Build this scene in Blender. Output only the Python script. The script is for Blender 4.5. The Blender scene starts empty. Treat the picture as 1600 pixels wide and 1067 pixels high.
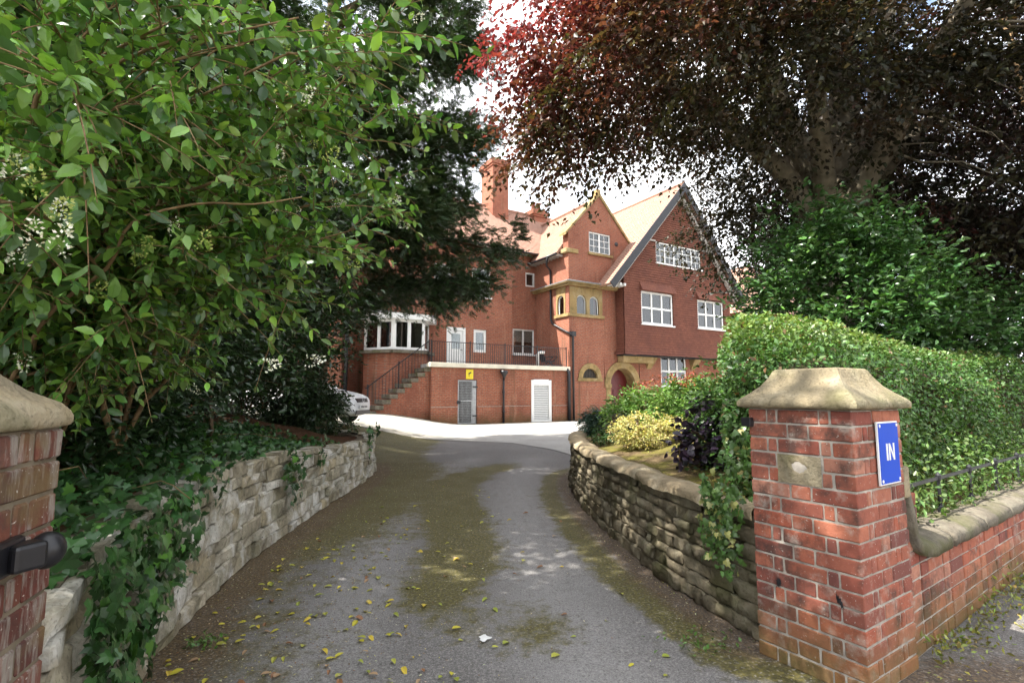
import bpy, math, random
import numpy as np
from mathutils import Vector, Matrix

rd = random.Random(11)
rng = np.random.default_rng(11)
sc = bpy.context.scene
COL = sc.collection

# ------------------------------------------------------------------ camera, sky, sun, exposure
cam_d = bpy.data.cameras.new('camera')
cam = bpy.data.objects.new('camera', cam_d)
COL.objects.link(cam)
cam.location = (0, 0, 1.37)
cam.rotation_euler = (math.radians(90 + 5.82), 0, 0)
cam_d.lens = 18.0
cam_d.sensor_width = 36.0
cam_d.clip_start = 0.05
cam_d.clip_end = 900
sc.camera = cam

SUN_AZ = Vector((-0.97, -0.24))          # horizontal direction towards the sun
SUN_EL = math.radians(53)
world = bpy.data.worlds.new('World')
sc.world = world
world.use_nodes = True
wn, wl = world.node_tree.nodes, world.node_tree.links
wn.clear()
w_out = wn.new('ShaderNodeOutputWorld')
w_bg = wn.new('ShaderNodeBackground')
w_bg.inputs['Strength'].default_value = 0.12
w_sky = wn.new('ShaderNodeTexSky')
w_sky.sky_type = 'NISHITA'
w_sky.sun_disc = False
w_sky.sun_elevation = SUN_EL
w_sky.sun_rotation = math.atan2(SUN_AZ.x, SUN_AZ.y)
w_geo = wn.new('ShaderNodeTexCoord')
w_noise = wn.new('ShaderNodeTexNoise')
w_noise.inputs['Scale'].default_value = 2.6
w_noise.inputs['Detail'].default_value = 6
w_ramp = wn.new('ShaderNodeValToRGB')
w_ramp.color_ramp.elements[0].position = 0.30
w_ramp.color_ramp.elements[1].position = 0.50
w_mix = wn.new('ShaderNodeMix')
w_mix.data_type = 'RGBA'
w_mix.inputs['B'].default_value = (6.4, 6.5, 6.7, 1)
wl.new(w_geo.outputs['Generated'], w_noise.inputs['Vector'])
wl.new(w_noise.outputs['Fac'], w_ramp.inputs['Fac'])
wl.new(w_ramp.outputs['Color'], w_mix.inputs['Factor'])
wl.new(w_sky.outputs['Color'], w_mix.inputs['A'])
wl.new(w_mix.outputs['Result'], w_bg.inputs['Color'])
wl.new(w_bg.outputs['Background'], w_out.inputs['Surface'])

sun_d = bpy.data.lights.new('sun', 'SUN')
sun_d.energy = 4.5
sun_d.angle = math.radians(0.53)
sun_d.color = (1.0, 0.95, 0.87)
sun = bpy.data.objects.new('sun', sun_d)
COL.objects.link(sun)
_sd = Vector((SUN_AZ.x, SUN_AZ.y, math.tan(SUN_EL) * SUN_AZ.length)).normalized()
sun.rotation_euler = (-_sd).to_track_quat('-Z', 'Y').to_euler()
sun.location = (-20, -5, 30)

sc.view_settings.view_transform = 'Standard'
sc.view_settings.look = 'None'
sc.view_settings.gamma = 1
sc.view_settings.use_curve_mapping = False
sc.view_settings.exposure = 1.72
sc.cycles.use_denoising = True
sc.cycles.use_adaptive_sampling = True
sc.cycles.adaptive_threshold = 0.05
sc.cycles.max_bounces = 5
sc.cycles.diffuse_bounces = 2
sc.cycles.glossy_bounces = 2
sc.cycles.transmission_bounces = 4
sc.cycles.transparent_max_bounces = 8
sc.cycles.caustics_reflective = False
sc.cycles.caustics_refractive = False

# ------------------------------------------------------------------ helpers
def tag(o, label=None, cat=None, group=None, kind=None):
    if label: o['label'] = label
    if cat: o['category'] = cat
    if group: o['group'] = group
    if kind: o['kind'] = kind
    return o

def thing(name, label, cat, loc=(0, 0, 0), rotz=0, group=None):
    o = bpy.data.objects.new(name, None)
    COL.objects.link(o)
    o.empty_display_size = 0.2
    o.location = loc
    o.rotation_euler = (0, 0, rotz)
    return tag(o, label, cat, group, 'thing')

def link(name, me, parent=None, mat=None):
    o = bpy.data.objects.new(name, me)
    COL.objects.link(o)
    if parent: o.parent = parent
    if mat and not me.materials: me.materials.append(mat)
    return o

def smooth_mesh(me):
    me.polygons.foreach_set('use_smooth', np.ones(len(me.polygons), dtype=bool))

class MB:
    def __init__(s): s.v = []; s.f = []
    def add(s, vs, fs):
        b = len(s.v); s.v += [tuple(p) for p in vs]; s.f += [tuple(b + i for i in q) for q in fs]; return s
    def box(s, x0, x1, y0, y1, z0, z1):
        return s.add([(x0,y0,z0),(x1,y0,z0),(x1,y1,z0),(x0,y1,z0),(x0,y0,z1),(x1,y0,z1),(x1,y1,z1),(x0,y1,z1)],
                     [(0,3,2,1),(4,5,6,7),(0,1,5,4),(1,2,6,5),(2,3,7,6),(3,0,4,7)])
    def cbox(s, c, h):
        return s.box(c[0]-h[0], c[0]+h[0], c[1]-h[1], c[1]+h[1], c[2]-h[2], c[2]+h[2])
    def bar(s, a, b, w, h, up=(0,0,1)):
        a = Vector(a); b = Vector(b); d = (b-a).normalized(); up = Vector(up)
        if abs(d.dot(up)) > .98: up = Vector((0,1,0))
        x = d.cross(up).normalized(); y = x.cross(d).normalized()
        vs = [p + x*sx*w/2 + y*sy*h/2 for p in (a, b) for sx, sy in ((-1,-1),(1,-1),(1,1),(-1,1))]
        return s.add(vs, [(0,3,2,1),(4,5,6,7),(0,1,5,4),(1,2,6,5),(2,3,7,6),(3,0,4,7)])
    def tube(s, pts, rad, n=6, cap=True):
        pts = [Vector(p) for p in pts]
        if not hasattr(rad, '__len__'): rad = [rad]*len(pts)
        vs = []; fs = []; prev = None
        for i, p in enumerate(pts):
            d = (pts[min(i+1, len(pts)-1)] - pts[max(i-1, 0)])
            d = d.normalized() if d.length > 1e-9 else Vector((0,0,1))
            if prev is None:
                x = d.orthogonal().normalized()
            else:
                x = prev - d*prev.dot(d)
                x = x.normalized() if x.length > 1e-6 else d.orthogonal().normalized()
            prev = x; y = d.cross(x)
            for k in range(n):
                a = 2*math.pi*k/n
                vs.append(p + (x*math.cos(a) + y*math.sin(a))*rad[i])
        for i in range(len(pts)-1):
            for k in range(n):
                k2 = (k+1) % n
                fs.append((i*n+k, i*n+k2, (i+1)*n+k2, (i+1)*n+k))
        if cap:
            fs.append(tuple(range(n))[::-1]); fs.append(tuple((len(pts)-1)*n+k for k in range(n)))
        return s.add(vs, fs)
    def lathe(s, prof, c=(0,0,0), n=16):
        vs = [(c[0]+r*math.cos(2*math.pi*k/n), c[1]+r*math.sin(2*math.pi*k/n), c[2]+z) for r, z in prof for k in range(n)]
        fs = [(i*n+k, i*n+(k+1)%n, (i+1)*n+(k+1)%n, (i+1)*n+k) for i in range(len(prof)-1) for k in range(n)]
        fs.append(tuple(range(n))[::-1]); fs.append(tuple((len(prof)-1)*n+k for k in range(n)))
        return s.add(vs, fs)
    def prism(s, poly, y0, y1):
        "poly in (x,z), extruded along y"
        n = len(poly)
        vs = [(x, y0, z) for x, z in poly] + [(x, y1, z) for x, z in poly]
        fs = [tuple(range(n)), tuple(range(2*n-1, n-1, -1))] + [(i, i+n, (i+1)%n+n, (i+1)%n) for i in range(n)]
        return s.add(vs, fs)
    def mesh(s, name, mat=None, smooth=False):
        me = bpy.data.meshes.new(name)
        me.from_pydata(s.v, [], s.f)
        if mat: me.materials.append(mat)
        if smooth: smooth_mesh(me)
        return me
    def build(s, name, mat, parent=None, smooth=False, bevel=0):
        o = link(name, s.mesh(name, mat, smooth), parent)
        if bevel:
            m = o.modifiers.new('bevel', 'BEVEL'); m.width = bevel; m.segments = 2; m.limit_method = 'ANGLE'
        return o

def nrm(a):
    return a / np.maximum(np.linalg.norm(a, axis=-1, keepdims=True), 1e-9)

# ------------------------------------------------------------------ materials
class NT:
    def __init__(s, name):
        s.m = bpy.data.materials.new(name); s.m.use_nodes = True
        s.n = s.m.node_tree.nodes; s.l = s.m.node_tree.links; s.n.clear()
        s.out = s.n.new('ShaderNodeOutputMaterial')
    def new(s, t, **kw):
        n = s.n.new('ShaderNode' + t)
        for k, v in kw.items(): setattr(n, k, v)
        return n
    def link(s, a, b): s.l.new(a, b)
    def set(s, inp, v):
        if hasattr(v, 'is_output') or isinstance(v, bpy.types.NodeSocket): s.l.new(v, inp)
        else:
            if isinstance(v, (tuple, list)) and len(v) == 3 and inp.type == 'RGBA': v = (*v, 1)
            inp.default_value = v
    def noise(s, vec, scale, detail=3, rough=.55, dist=0):
        n = s.new('TexNoise'); s.set(n.inputs['Vector'], vec)
        n.inputs['Scale'].default_value = scale; n.inputs['Detail'].default_value = detail
        n.inputs['Roughness'].default_value = rough; n.inputs['Distortion'].default_value = dist
        return n.outputs['Fac']
    def ramp(s, fac, stops, interp='LINEAR'):
        n = s.new('ValToRGB'); s.set(n.inputs['Fac'], fac); cr = n.color_ramp; cr.interpolation = interp
        while len(cr.elements) < len(stops): cr.elements.new(.5)
        for e, (p, c) in zip(cr.elements, stops):
            e.position = p; e.color = (c, c, c, 1) if not isinstance(c, tuple) else (*c, 1)
        return n.outputs['Color']
    def mix(s, f, a, b, blend='MIX'):
        n = s.new('Mix', data_type='RGBA', blend_type=blend)
        s.set(n.inputs['Factor'], f); s.set(n.inputs['A'], a); s.set(n.inputs['B'], b); return n.outputs['Result']
    def math(s, op, a, b=0.0):
        n = s.new('Math', operation=op); s.set(n.inputs[0], a); s.set(n.inputs[1], b); return n.outputs[0]
    def coords(s, kind='Object'): return s.new('TexCoord').outputs[kind]
    def pos(s): return s.new('NewGeometry').outputs['Position']
    def sep(s, v):
        n = s.new('SeparateXYZ'); s.link(v, n.inputs[0]); return n.outputs
    def comb(s, x, y, z):
        n = s.new('CombineXYZ'); s.set(n.inputs[0], x); s.set(n.inputs[1], y); s.set(n.inputs[2], z); return n.outputs[0]
    def vadd(s, a, b):
        n = s.new('VectorMath', operation='ADD'); s.set(n.inputs[0], a); s.set(n.inputs[1], b); return n.outputs[0]
    def vmul(s, a, b):
        n = s.new('VectorMath', operation='MULTIPLY'); s.set(n.inputs[0], a); s.set(n.inputs[1], b); return n.outputs[0]
    def bump(s, h, strength=.4, dist=.01):
        n = s.new('Bump'); s.set(n.inputs['Height'], h); n.inputs['Strength'].default_value = strength
        n.inputs['Distance'].default_value = dist; return n.outputs['Normal']
    def bsdf(s, col, rough=.8, spec=.3, normal=None, metal=0):
        n = s.new('BsdfPrincipled'); s.set(n.inputs['Base Color'], col); s.set(n.inputs['Roughness'], rough)
        n.inputs['Specular IOR Level'].default_value = spec; n.inputs['Metallic'].default_value = metal
        if normal is not None: s.link(normal, n.inputs['Normal'])
        return n.outputs[0]
    def done(s, shader): s.link(shader, s.out.inputs['Surface']); return s.m

def plain(name, col, rough=.6, spec=.4, metal=0, var=.18, scale=9, bump=.15):
    t = NT(name); p = t.coords()
    f = t.noise(p, scale, 4)
    c = t.mix(t.ramp(f, [(.3, 0.0), (.7, 1.0)]), tuple(x*(1-var) for x in col), tuple(min(1, x*(1+var)) for x in col))
    return t.done(t.bsdf(c, rough, spec, t.bump(t.noise(p, scale*6, 2), bump, .004), metal))

def brick_piece(name, streak):
    "one brick as an object: colour by object, dirt and lime by position"
    t = NT(name); P = t.pos(); rnd = t.new('ObjectInfo').outputs['Random']
    base = t.ramp(rnd, [(0, (.35,.098,.058)), (.16, (.44,.165,.10)), (.32, (.22,.068,.052)), (.46, (.40,.13,.076)), (.6, (.165,.065,.055)), (.72, (.34,.115,.07)), (.86, (.44,.21,.145)), (1, (.28,.08,.055))])
    if streak: base = t.vmul(base, (.40,.40,.42))
    f1 = t.noise(P, 22, 5)
    base = t.mix(t.ramp(f1, [(.35, 0.0), (.7, .8)]), base, t.mix(.5, base, (.14,.045,.035)))
    dark = t.ramp(t.noise(P, 4.6, 6, .7), [(.50, 0.0), (.64, .85)])
    base = t.mix(dark, base, (.07,.045,.038))
    s = t.vmul(P, (1, 1, .16)) if streak else P
    lime = t.ramp(t.noise(s, 26 if streak else 7, 6, .7), [(.50 if streak else .54, 0.0), (.62 if streak else .70, .8 if streak else .6)])
    base = t.mix(lime, base, (.30,.275,.235) if streak else (.46,.42,.36))
    if streak: base = t.mix(t.ramp(t.noise(P, 7, 4), [(.52, 0.0), (.66, .7)]), base, (.17,.12,.055))
    sp = t.ramp(t.noise(P, 95, 2, .5), [(.68, 0.0), (.74, .7)])
    base = t.mix(sp, base, (.55,.52,.46))
    z = t.sep(P)[2]
    mz = t.math('MULTIPLY', t.ramp(t.math('ADD', z, t.math('MULTIPLY', t.noise(P, 6, 3), .35)), [(.18, 1.0), (.5, 0.0)]), .65)
    base = t.mix(mz, base, (.13,.11,.03))
    h = t.math('ADD', f1, t.math('MULTIPLY', t.noise(P, 70, 3), .5))
    return t.done(t.bsdf(base, .88, .22, t.bump(h, .55, .006)))

def stone_mat(name, ramp_stops, dirt, lich, moss=.5, scale=10):
    t = NT(name); P = t.pos(); rnd = t.new('ObjectInfo').outputs['Random']
    base = t.ramp(rnd, ramp_stops)
    f = t.noise(P, scale, 6, .65)
    base = t.mix(t.ramp(f, [(.38, 0.0), (.66, .85)]), base, dirt)
    base = t.mix(t.ramp(t.noise(P, scale*.55, 4, .6, .6), [(.5, 0.0), (.64, .8)]), base, lich)
    base = t.mix(t.ramp(t.noise(P, 60, 3), [(.55, 0.0), (.7, .5)]), base, tuple(x*.45 for x in dirt))
    z = t.sep(P)[2]
    mm = t.math('MULTIPLY', t.ramp(t.noise(P, 3.3, 4, .6), [(.5, 0.0), (.66, 1.0)]), moss)
    base = t.mix(mm, base, (.075,.08,.022))
    h = t.math('ADD', f, t.math('MULTIPLY', t.noise(P, 48, 4), .6))
    return t.done(t.bsdf(base, .92, .2, t.bump(h, .75, .014)))

def house_brick(name, c1, c2, mort, stain=.5):
    t = NT(name); o = t.coords(); s = t.sep(o)
    uv = t.comb(t.math('ADD', s[0], s[1]), s[2], 0.0)
    b = t.new('TexBrick'); t.link(uv, b.inputs['Vector'])
    t.set(b.inputs['Color1'], c1); t.set(b.inputs['Color2'], c2); t.set(b.inputs['Mortar'], mort)
    b.inputs['Scale'].default_value = 1; b.inputs['Brick Width'].default_value = .228; b.inputs['Row Height'].default_value = .076
    b.inputs['Mortar Size'].default_value = .012; b.inputs['Bias'].default_value = -.1
    col = b.outputs['Color']
    col = t.mix(t.ramp(t.noise(o, .9, 5, .6), [(.4, 0.0), (.7, stain)]), col, (.17,.055,.035))
    col = t.mix(t.ramp(t.noise(t.vmul(o, (1.3, 1.3, .22)), 2.2, 5, .65), [(.58, 0.0), (.72, .5)]), col, (.42,.27,.18))
    col = t.mix(t.ramp(t.noise(t.vmul(uv, (1, 3.1, 1)), 9, 4, .75), [(.44, 0.0), (.66, .75)]), col, (.12,.048,.036))
    col = t.mix(t.ramp(t.noise(t.vmul(uv, (1, 3.1, 1)), 7.3, 3, .7), [(.56, 0.0), (.72, .5)]), col, (.50,.24,.15))
    col = t.mix(t.ramp(t.noise(t.vmul(o, (1.6, 1.6, .12)), 1.7, 4, .6, .3), [(.60, 0.0), (.70, .65)]), col, (.13,.075,.045))
    damp = t.math('MULTIPLY', t.ramp(t.math('ADD', s[2], t.math('MULTIPLY', t.noise(o, 2.2, 4), .9)), [(.45, 1.0), (1.25, 0.0)]), .7)
    col = t.mix(damp, col, (.10,.075,.03))
    return t.done(t.bsdf(col, .9, .2, t.bump(b.outputs['Fac'], -.35, .006)))

def tile_mat(name, c1, c2, row, width, stain):
    t = NT(name); o = t.coords(); s = t.sep(o)
    uv = t.comb(t.math('ADD', s[0], s[1]), s[2], 0.0)
    b = t.new('TexBrick'); t.link(uv, b.inputs['Vector'])
    t.set(b.inputs['Color1'], c1); t.set(b.inputs['Color2'], c2); t.set(b.inputs['Mortar'], tuple(x*.35 for x in c1))
    b.inputs['Scale'].default_value = 1; b.inputs['Brick Width'].default_value = width; b.inputs['Row Height'].default_value = row
    b.inputs['Mortar Size'].default_value = .006
    col = t.mix(t.ramp(t.noise(o, 1.1, 5, .65), [(.45, 0.0), (.7, .6)]), b.outputs['Color'], stain)
    col = t.mix(t.ramp(t.noise(o, 7, 3), [(.5, 0.0), (.72, .5)]), col, tuple(x*.5 for x in c1))
    return t.done(t.bsdf(col, .85, .25, t.bump(t.noise(o, 14, 3), .3, .01)))

def leaf_mat(name, rough=.38, trans=.3, spec=.5, tcol=(1.25,1.3,.6)):
    t = NT(name)
    a = t.new('Attribute', attribute_name='tint').outputs['Color']
    p = t.bsdf(a, rough, spec)
    tr = t.new('BsdfTranslucent'); t.link(t.vmul(a, tcol), tr.inputs['Color'])
    m = t.new('MixShader'); m.inputs[0].default_value = trans
    t.link(p, m.inputs[1]); t.link(tr.outputs[0], m.inputs[2])
    return t.done(m.outputs[0])

def glass_mat():
    t = NT('window_glass')
    fr = t.new('Fresnel'); fr.inputs['IOR'].default_value = 1.6
    tr = t.new('BsdfTransparent'); tr.inputs['Color'].default_value = (.82,.86,.86,1)
    gl = t.new('BsdfGlossy'); gl.inputs['Roughness'].default_value = .03
    gl.inputs['Color'].default_value = (.9,.93,.95,1)
    w = t.noise(t.coords(), 1.6, 2)
    t.link(t.bump(w, .25, .03), gl.inputs['Normal'])
    m = t.new('MixShader'); t.link(t.math('ADD', fr.outputs[0], .05), m.inputs[0])
    t.link(tr.outputs[0], m.inputs[1]); t.link(gl.outputs[0], m.inputs[2])
    return t.done(m.outputs[0])

M = {}
M['brick_r'] = brick_piece('gate_brick', False)
M['brick_l'] = brick_piece('lime_streaked_brick', True)
M['mortar'] = plain('lime_mortar', (.37,.335,.29), .95, .1, var=.35, scale=14, bump=.5)
M['mortar_d'] = plain('dirty_mortar', (.17,.14,.10), .95, .1, var=.4, scale=10, bump=.6)
M['cap'] = stone_mat('cap_sandstone', [(0, (.30,.245,.15)), (1, (.33,.27,.17))], (.17,.145,.10), (.38,.33,.23), .55, 6)
M['coping'] = stone_mat('coping_sandstone', [(0, (.16,.138,.105)), (1, (.20,.17,.13))], (.085,.075,.06), (.21,.19,.145), .6, 9)
M['stone_l'] = stone_mat('pale_limestone', [(0, (.42,.37,.26)), (.3, (.54,.50,.41)), (.5, (.33,.28,.18)), (.7, (.60,.57,.50)), (.85, (.44,.37,.24)), (1, (.27,.245,.185))], (.15,.13,.09), (.62,.60,.55), .35, 7)
M['stone_r'] = stone_mat('brown_gritstone', [(0, (.20,.165,.11)), (.4, (.24,.20,.135)), (.7, (.165,.138,.095)), (1, (.27,.23,.16))], (.105,.088,.058), (.25,.225,.16), .55, 9)
M['wall_top'] = stone_mat('rendered_wall_top', [(0, (.33,.26,.165)), (1, (.36,.29,.19))], (.22,.175,.11), (.40,.34,.24), .25, 8)
M['house_brick'] = house_brick('house_red_brick', (.41,.132,.070), (.32,.098,.056), (.30,.20,.15), .5)
M['terrace_brick'] = house_brick('terrace_red_brick', (.41,.125,.064), (.29,.086,.048), (.28,.19,.14), .7)
M['house_stone'] = stone_mat('house_yellow_stone', [(0, (.36,.25,.11)), (1, (.40,.28,.13))], (.22,.155,.075), (.40,.31,.17), .4, 2.5)
M['tile_hung'] = tile_mat('hung_clay_tile', (.25,.098,.064), (.19,.074,.052), .135, .165, (.13,.052,.042))
M['roof_tile'] = tile_mat('roof_clay_tile', (.47,.285,.215), (.39,.225,.165), .11, .17, (.30,.20,.155))
M['lead'] = plain('lead_grey', (.20,.20,.20), .55, .4)
M['white'] = plain('white_paint', (.80,.80,.78), .45, .4, var=.05, bump=.05)
M['offwhite'] = plain('cream_paint', (.72,.67,.54), .6, .3, var=.12, scale=3)
M['greyboard'] = plain('grey_painted_board', (.42,.39,.36), .6, .3, var=.15)
M['black'] = plain('black_iron', (.014,.014,.017), .38, .5, var=.3)
M['barge'] = plain('dark_barge_paint', (.03,.03,.036), .5, .4, var=.2)
M['dark_room'] = plain('dim_interior', (.10,.085,.07), .9, .1)
M['blind'] = plain('pale_blind', (.62,.61,.57), .8, .2, var=.06)
M['red_door'] = plain('oxblood_door', (.13,.018,.018), .4, .5, var=.2)
M['gate_grey'] = plain('galvanised_grey', (.34,.35,.36), .5, .5, .3, var=.15)
M['glass'] = glass_mat()
M['wood'] = plain('weathered_board', (.125,.085,.05), .85, .2, var=.5, scale=5, bump=.5)
M['bark_beech'] = plain('beech_bark', (.22,.19,.14), .9, .15, var=.45, scale=5, bump=.6)
M['bark'] = plain('brown_bark', (.12,.082,.05), .9, .15, var=.4, scale=12, bump=.5)
M['stem'] = plain('privet_stem', (.22,.145,.075), .8, .2, var=.35, scale=22, bump=.4)
M['blue'] = plain('blue_enamel', (.002,.058,.50), .5, .2, var=.06, scale=4, bump=.02)
M['yellow'] = plain('yellow_plate', (.75,.60,.03), .45, .4, var=.08)
M['privet'] = leaf_mat('privet_leaf', .30, .24, .55)
M['laurel'] = leaf_mat('evergreen_leaf', .30, .16, .55)
M['yew'] = leaf_mat('yew_needle', .5, .12, .35)
M['beech'] = leaf_mat('copper_beech_leaf', .42, .34, .4, (1.35,1.1,.75))
M['hedge'] = leaf_mat('hedge_leaf', .42, .28, .45)
M['ivy'] = leaf_mat('ivy_leaf', .34, .18, .5)
M['shrub'] = leaf_mat('shrub_leaf', .4, .25, .45)
M['purple'] = leaf_mat('purple_leaf', .38, .10, .5, (1.2,.8,.9))
M['petal'] = leaf_mat('petal', .6, .2, .3)
M['fallen'] = leaf_mat('fallen_leaf', .5, .2, .4)
M['hedge_core'] = plain('hedge_twigs', (.045,.040,.02), .95, .1, var=.5, scale=30, bump=.8)
M['white_car'] = plain('white_car_paint', (.80,.81,.82), .18, .5, var=.02, bump=0)
M['tyre'] = plain('tyre_rubber', (.02,.02,.02), .8, .3)
M['rim'] = plain('alloy', (.45,.46,.47), .3, .5, .8)

def soil_mat(name, a, b, moss, amount):
    t = NT(name); P = t.pos()
    c = t.mix(t.ramp(t.noise(P, 9, 6, .7), [(.35, 0.0), (.65, 1.0)]), a, b)
    c = t.mix(t.math('MULTIPLY', t.ramp(t.noise(P, 3.1, 5, .62, .4), [(.42, 0.0), (.56, 1.0)]), amount), c, moss)
    c = t.mix(t.ramp(t.noise(P, 60, 3, .6), [(.5, 0.0), (.75, .7)]), c, tuple(x*1.9 for x in a))
    h = t.math('ADD', t.noise(P, 14, 5), t.math('MULTIPLY', t.noise(P, 70, 3), .5))
    return t.done(t.bsdf(c, .95, .15, t.bump(h, .9, .03)))
M['soil_l'] = soil_mat('needle_litter_soil', (.105,.048,.024), (.06,.032,.018), (.07,.05,.02), .4)
M['soil_r'] = soil_mat('mossy_soil', (.14,.10,.055), (.085,.06,.032), (.12,.115,.018), .85)
M['ground'] = soil_mat('garden_ground', (.07,.06,.03), (.05,.06,.02), (.05,.07,.02), .6)

def drive_mat():
    t = NT('worn_asphalt'); P = t.pos()
    at = lambda n: t.new('Attribute', attribute_name=n).outputs['Fac']
    moss, litter, track = at('moss'), at('litter'), at('track')
    n1 = t.noise(P, 2.2, 5, .6); n2 = t.noise(P, 11, 5, .65); n3 = t.noise(P, 130, 3, .6)
    c = t.mix(t.ramp(n1, [(.3, 0.0), (.7, 1.0)]), (.118,.111,.106), (.172,.164,.158))
    c = t.mix(t.math('MULTIPLY', track, .55), c, (.30,.29,.28))
    c = t.mix(t.ramp(n2, [(.5, 0.0), (.72, .5)]), c, (.11,.10,.09))
    c = t.mix(t.ramp(n3, [(.52, 0.0), (.66, .6)]), c, (.36,.345,.33))
    c = t.mix(t.ramp(n3, [(.36, .55), (.46, 0.0)]), c, (.08,.075,.07))
    nm = t.math('ADD', t.math('MULTIPLY', n1, .55), t.math('MULTIPLY', n2, .55))
    mm = t.ramp(t.math('ADD', t.math('MULTIPLY', moss, .62), t.math('SUBTRACT', nm, .62)), [(.05, 0.0), (.24, .92)])
    mc = t.mix(t.ramp(t.noise(P, 45, 3), [(.4, 0.0), (.62, 1.0)]), (.060,.054,.016), (.135,.115,.028))
    c = t.mix(mm, c, mc)
    ll = t.ramp(t.math('ADD', t.math('MULTIPLY', litter, .6), t.math('SUBTRACT', nm, .62)), [(.04, 0.0), (.3, .8)])
    lc = t.mix(t.ramp(t.noise(P, 60, 4, .7), [(.42, 0.0), (.6, 1.0)]), (.055,.036,.024), (.17,.115,.062))
    c = t.mix(ll, c, lc)
    n4 = t.noise(P, 62, 2, .5)
    c = t.mix(t.ramp(n4, [(.60, 0.0), (.68, .55)]), c, (.34,.32,.29))
    c = t.mix(t.ramp(n4, [(.32, .6), (.40, 0.0)]), c, (.06,.054,.048))
    h = t.math('ADD', t.math('MULTIPLY', n2, .8), t.math('ADD', n3, n4))
    r = t.ramp(n1, [(.3, .62), (.7, .85)])
    return t.done(t.bsdf(c, r, .3, t.bump(h, .55, .006)))
M['drive'] = drive_mat()

def concrete_mat():
    t = NT('pale_concrete'); P = t.pos()
    c = t.mix(t.ramp(t.noise(P, .8, 5, .6), [(.3, 0.0), (.7, 1.0)]), (.31,.297,.275), (.41,.395,.37))
    c = t.mix(t.ramp(t.noise(P, 6, 5, .7), [(.5, 0.0), (.72, .45)]), c, (.24,.22,.18))
    c = t.mix(t.ramp(t.noise(P, 90, 2), [(.55, 0.0), (.7, .35)]), c, (.55,.53,.5))
    at = t.new('Attribute', attribute_name='moss').outputs['Fac']
    c = t.mix(t.math('MULTIPLY', at, t.ramp(t.noise(P, 5, 5, .7), [(.35, .2), (.6, .95)])), c, (.14,.115,.045))
    return t.done(t.bsdf(c, .88, .25, t.bump(t.noise(P, 60, 4), .4, .006)))
M['concrete'] = concrete_mat()

# ------------------------------------------------------------------ ground, driveway, courtyard
def sstep(a, b, x):
    t = np.clip((np.asarray(x, float) - a) / (b - a), 0, 1); return t*t*(3-2*t)
def gz(x, y):
    return .55*sstep(-1.9, -5.8, x)*sstep(9.5, 14, y)

LW = [(-1.30,1.62),(-1.52,2.0),(-1.76,2.59),(-1.97,3.3),(-2.09,3.96),(-2.19,4.89),(-2.26,6.19),(-2.31,7.88),(-2.42,9.2),(-2.7,9.95),(-3.3,10.5),(-4.3,10.9)]
RW = [(1.37,2.98),(1.23,3.45),(1.12,3.89),(1.01,4.66),(.92,5.41),(.85,6.29),(.84,7.28),(.95,8.5),(1.22,9.2),(1.7,9.7),(2.5,10.05),(3.8,10.3)]

def resample(path, step):
    p = np.array(path, float)
    # Catmull-Rom
    out = []
    for i in range(len(p)-1):
        p0, p1, p2, p3 = p[max(i-1, 0)], p[i], p[i+1], p[min(i+2, len(p)-1)]
        for t in np.linspace(0, 1, 12, endpoint=False):
            out.append(.5*((2*p1) + (-p0+p2)*t + (2*p0-5*p1+4*p2-p3)*t*t + (-p0+3*p1-3*p2+p3)*t**3))
    out.append(p[-1]); out = np.array(out)
    d = np.concatenate([[0], np.cumsum(np.linalg.norm(np.diff(out, axis=0), axis=1))])
    s = np.arange(0, d[-1], step)
    return np.stack([np.interp(s, d, out[:, 0]), np.interp(s, d, out[:, 1])], 1), s

LWP, LWS = resample(LW, .04)
RWP, RWS = resample(RW, .04)
def dist_to(path, X, Y):
    pts = np.stack([X.ravel(), Y.ravel()], 1); out = np.empty(len(pts))
    for i in range(0, len(pts), 4000):
        q = pts[i:i+4000]; out[i:i+4000] = np.sqrt(((q[:, None]-path[None])**2).sum(-1).min(1))
    return out.reshape(X.shape)

def grid_sheet(name, xs, ys, zfun, mat, attrs=None, keep=None, smooth=True, warp=None):
    X, Y = np.meshgrid(xs, ys)
    if warp: X, Y = warp(X, Y)
    Z = zfun(X, Y)
    co = np.stack([X, Y, Z], -1).reshape(-1, 3)
    ny, nx = X.shape
    i = np.arange(ny-1)[:, None]*nx + np.arange(nx-1)[None]
    F = np.stack([i, i+1, i+nx+1, i+nx], -1).reshape(-1, 4)
    if keep is not None:
        c = co[F].mean(1); F = F[keep(c[:, 0], c[:, 1])]
    me = bpy.data.meshes.new(name)
    me.vertices.add(len(co)); me.vertices.foreach_set('co', co.ravel())
    me.loops.add(F.size); me.loops.foreach_set('vertex_index', F.ravel().astype(np.int32))
    me.polygons.add(len(F)); me.polygons.foreach_set('loop_start', np.arange(0, F.size, 4, dtype=np.int32))
    me.update(calc_edges=True)
    if smooth: smooth_mesh(me)
    for k, v in (attrs(X, Y) if attrs else {}).items():
        a = me.attributes.new(k, 'FLOAT', 'POINT'); a.data.foreach_set('value', np.asarray(v, float).ravel())
    me.materials.append(mat)
    return link(name, me)

tag(grid_sheet('ground', np.linspace(-260, 260, 40), np.linspace(-120, 400, 40), lambda x, y: 0*x-.06, M['ground']), kind='structure')

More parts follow.
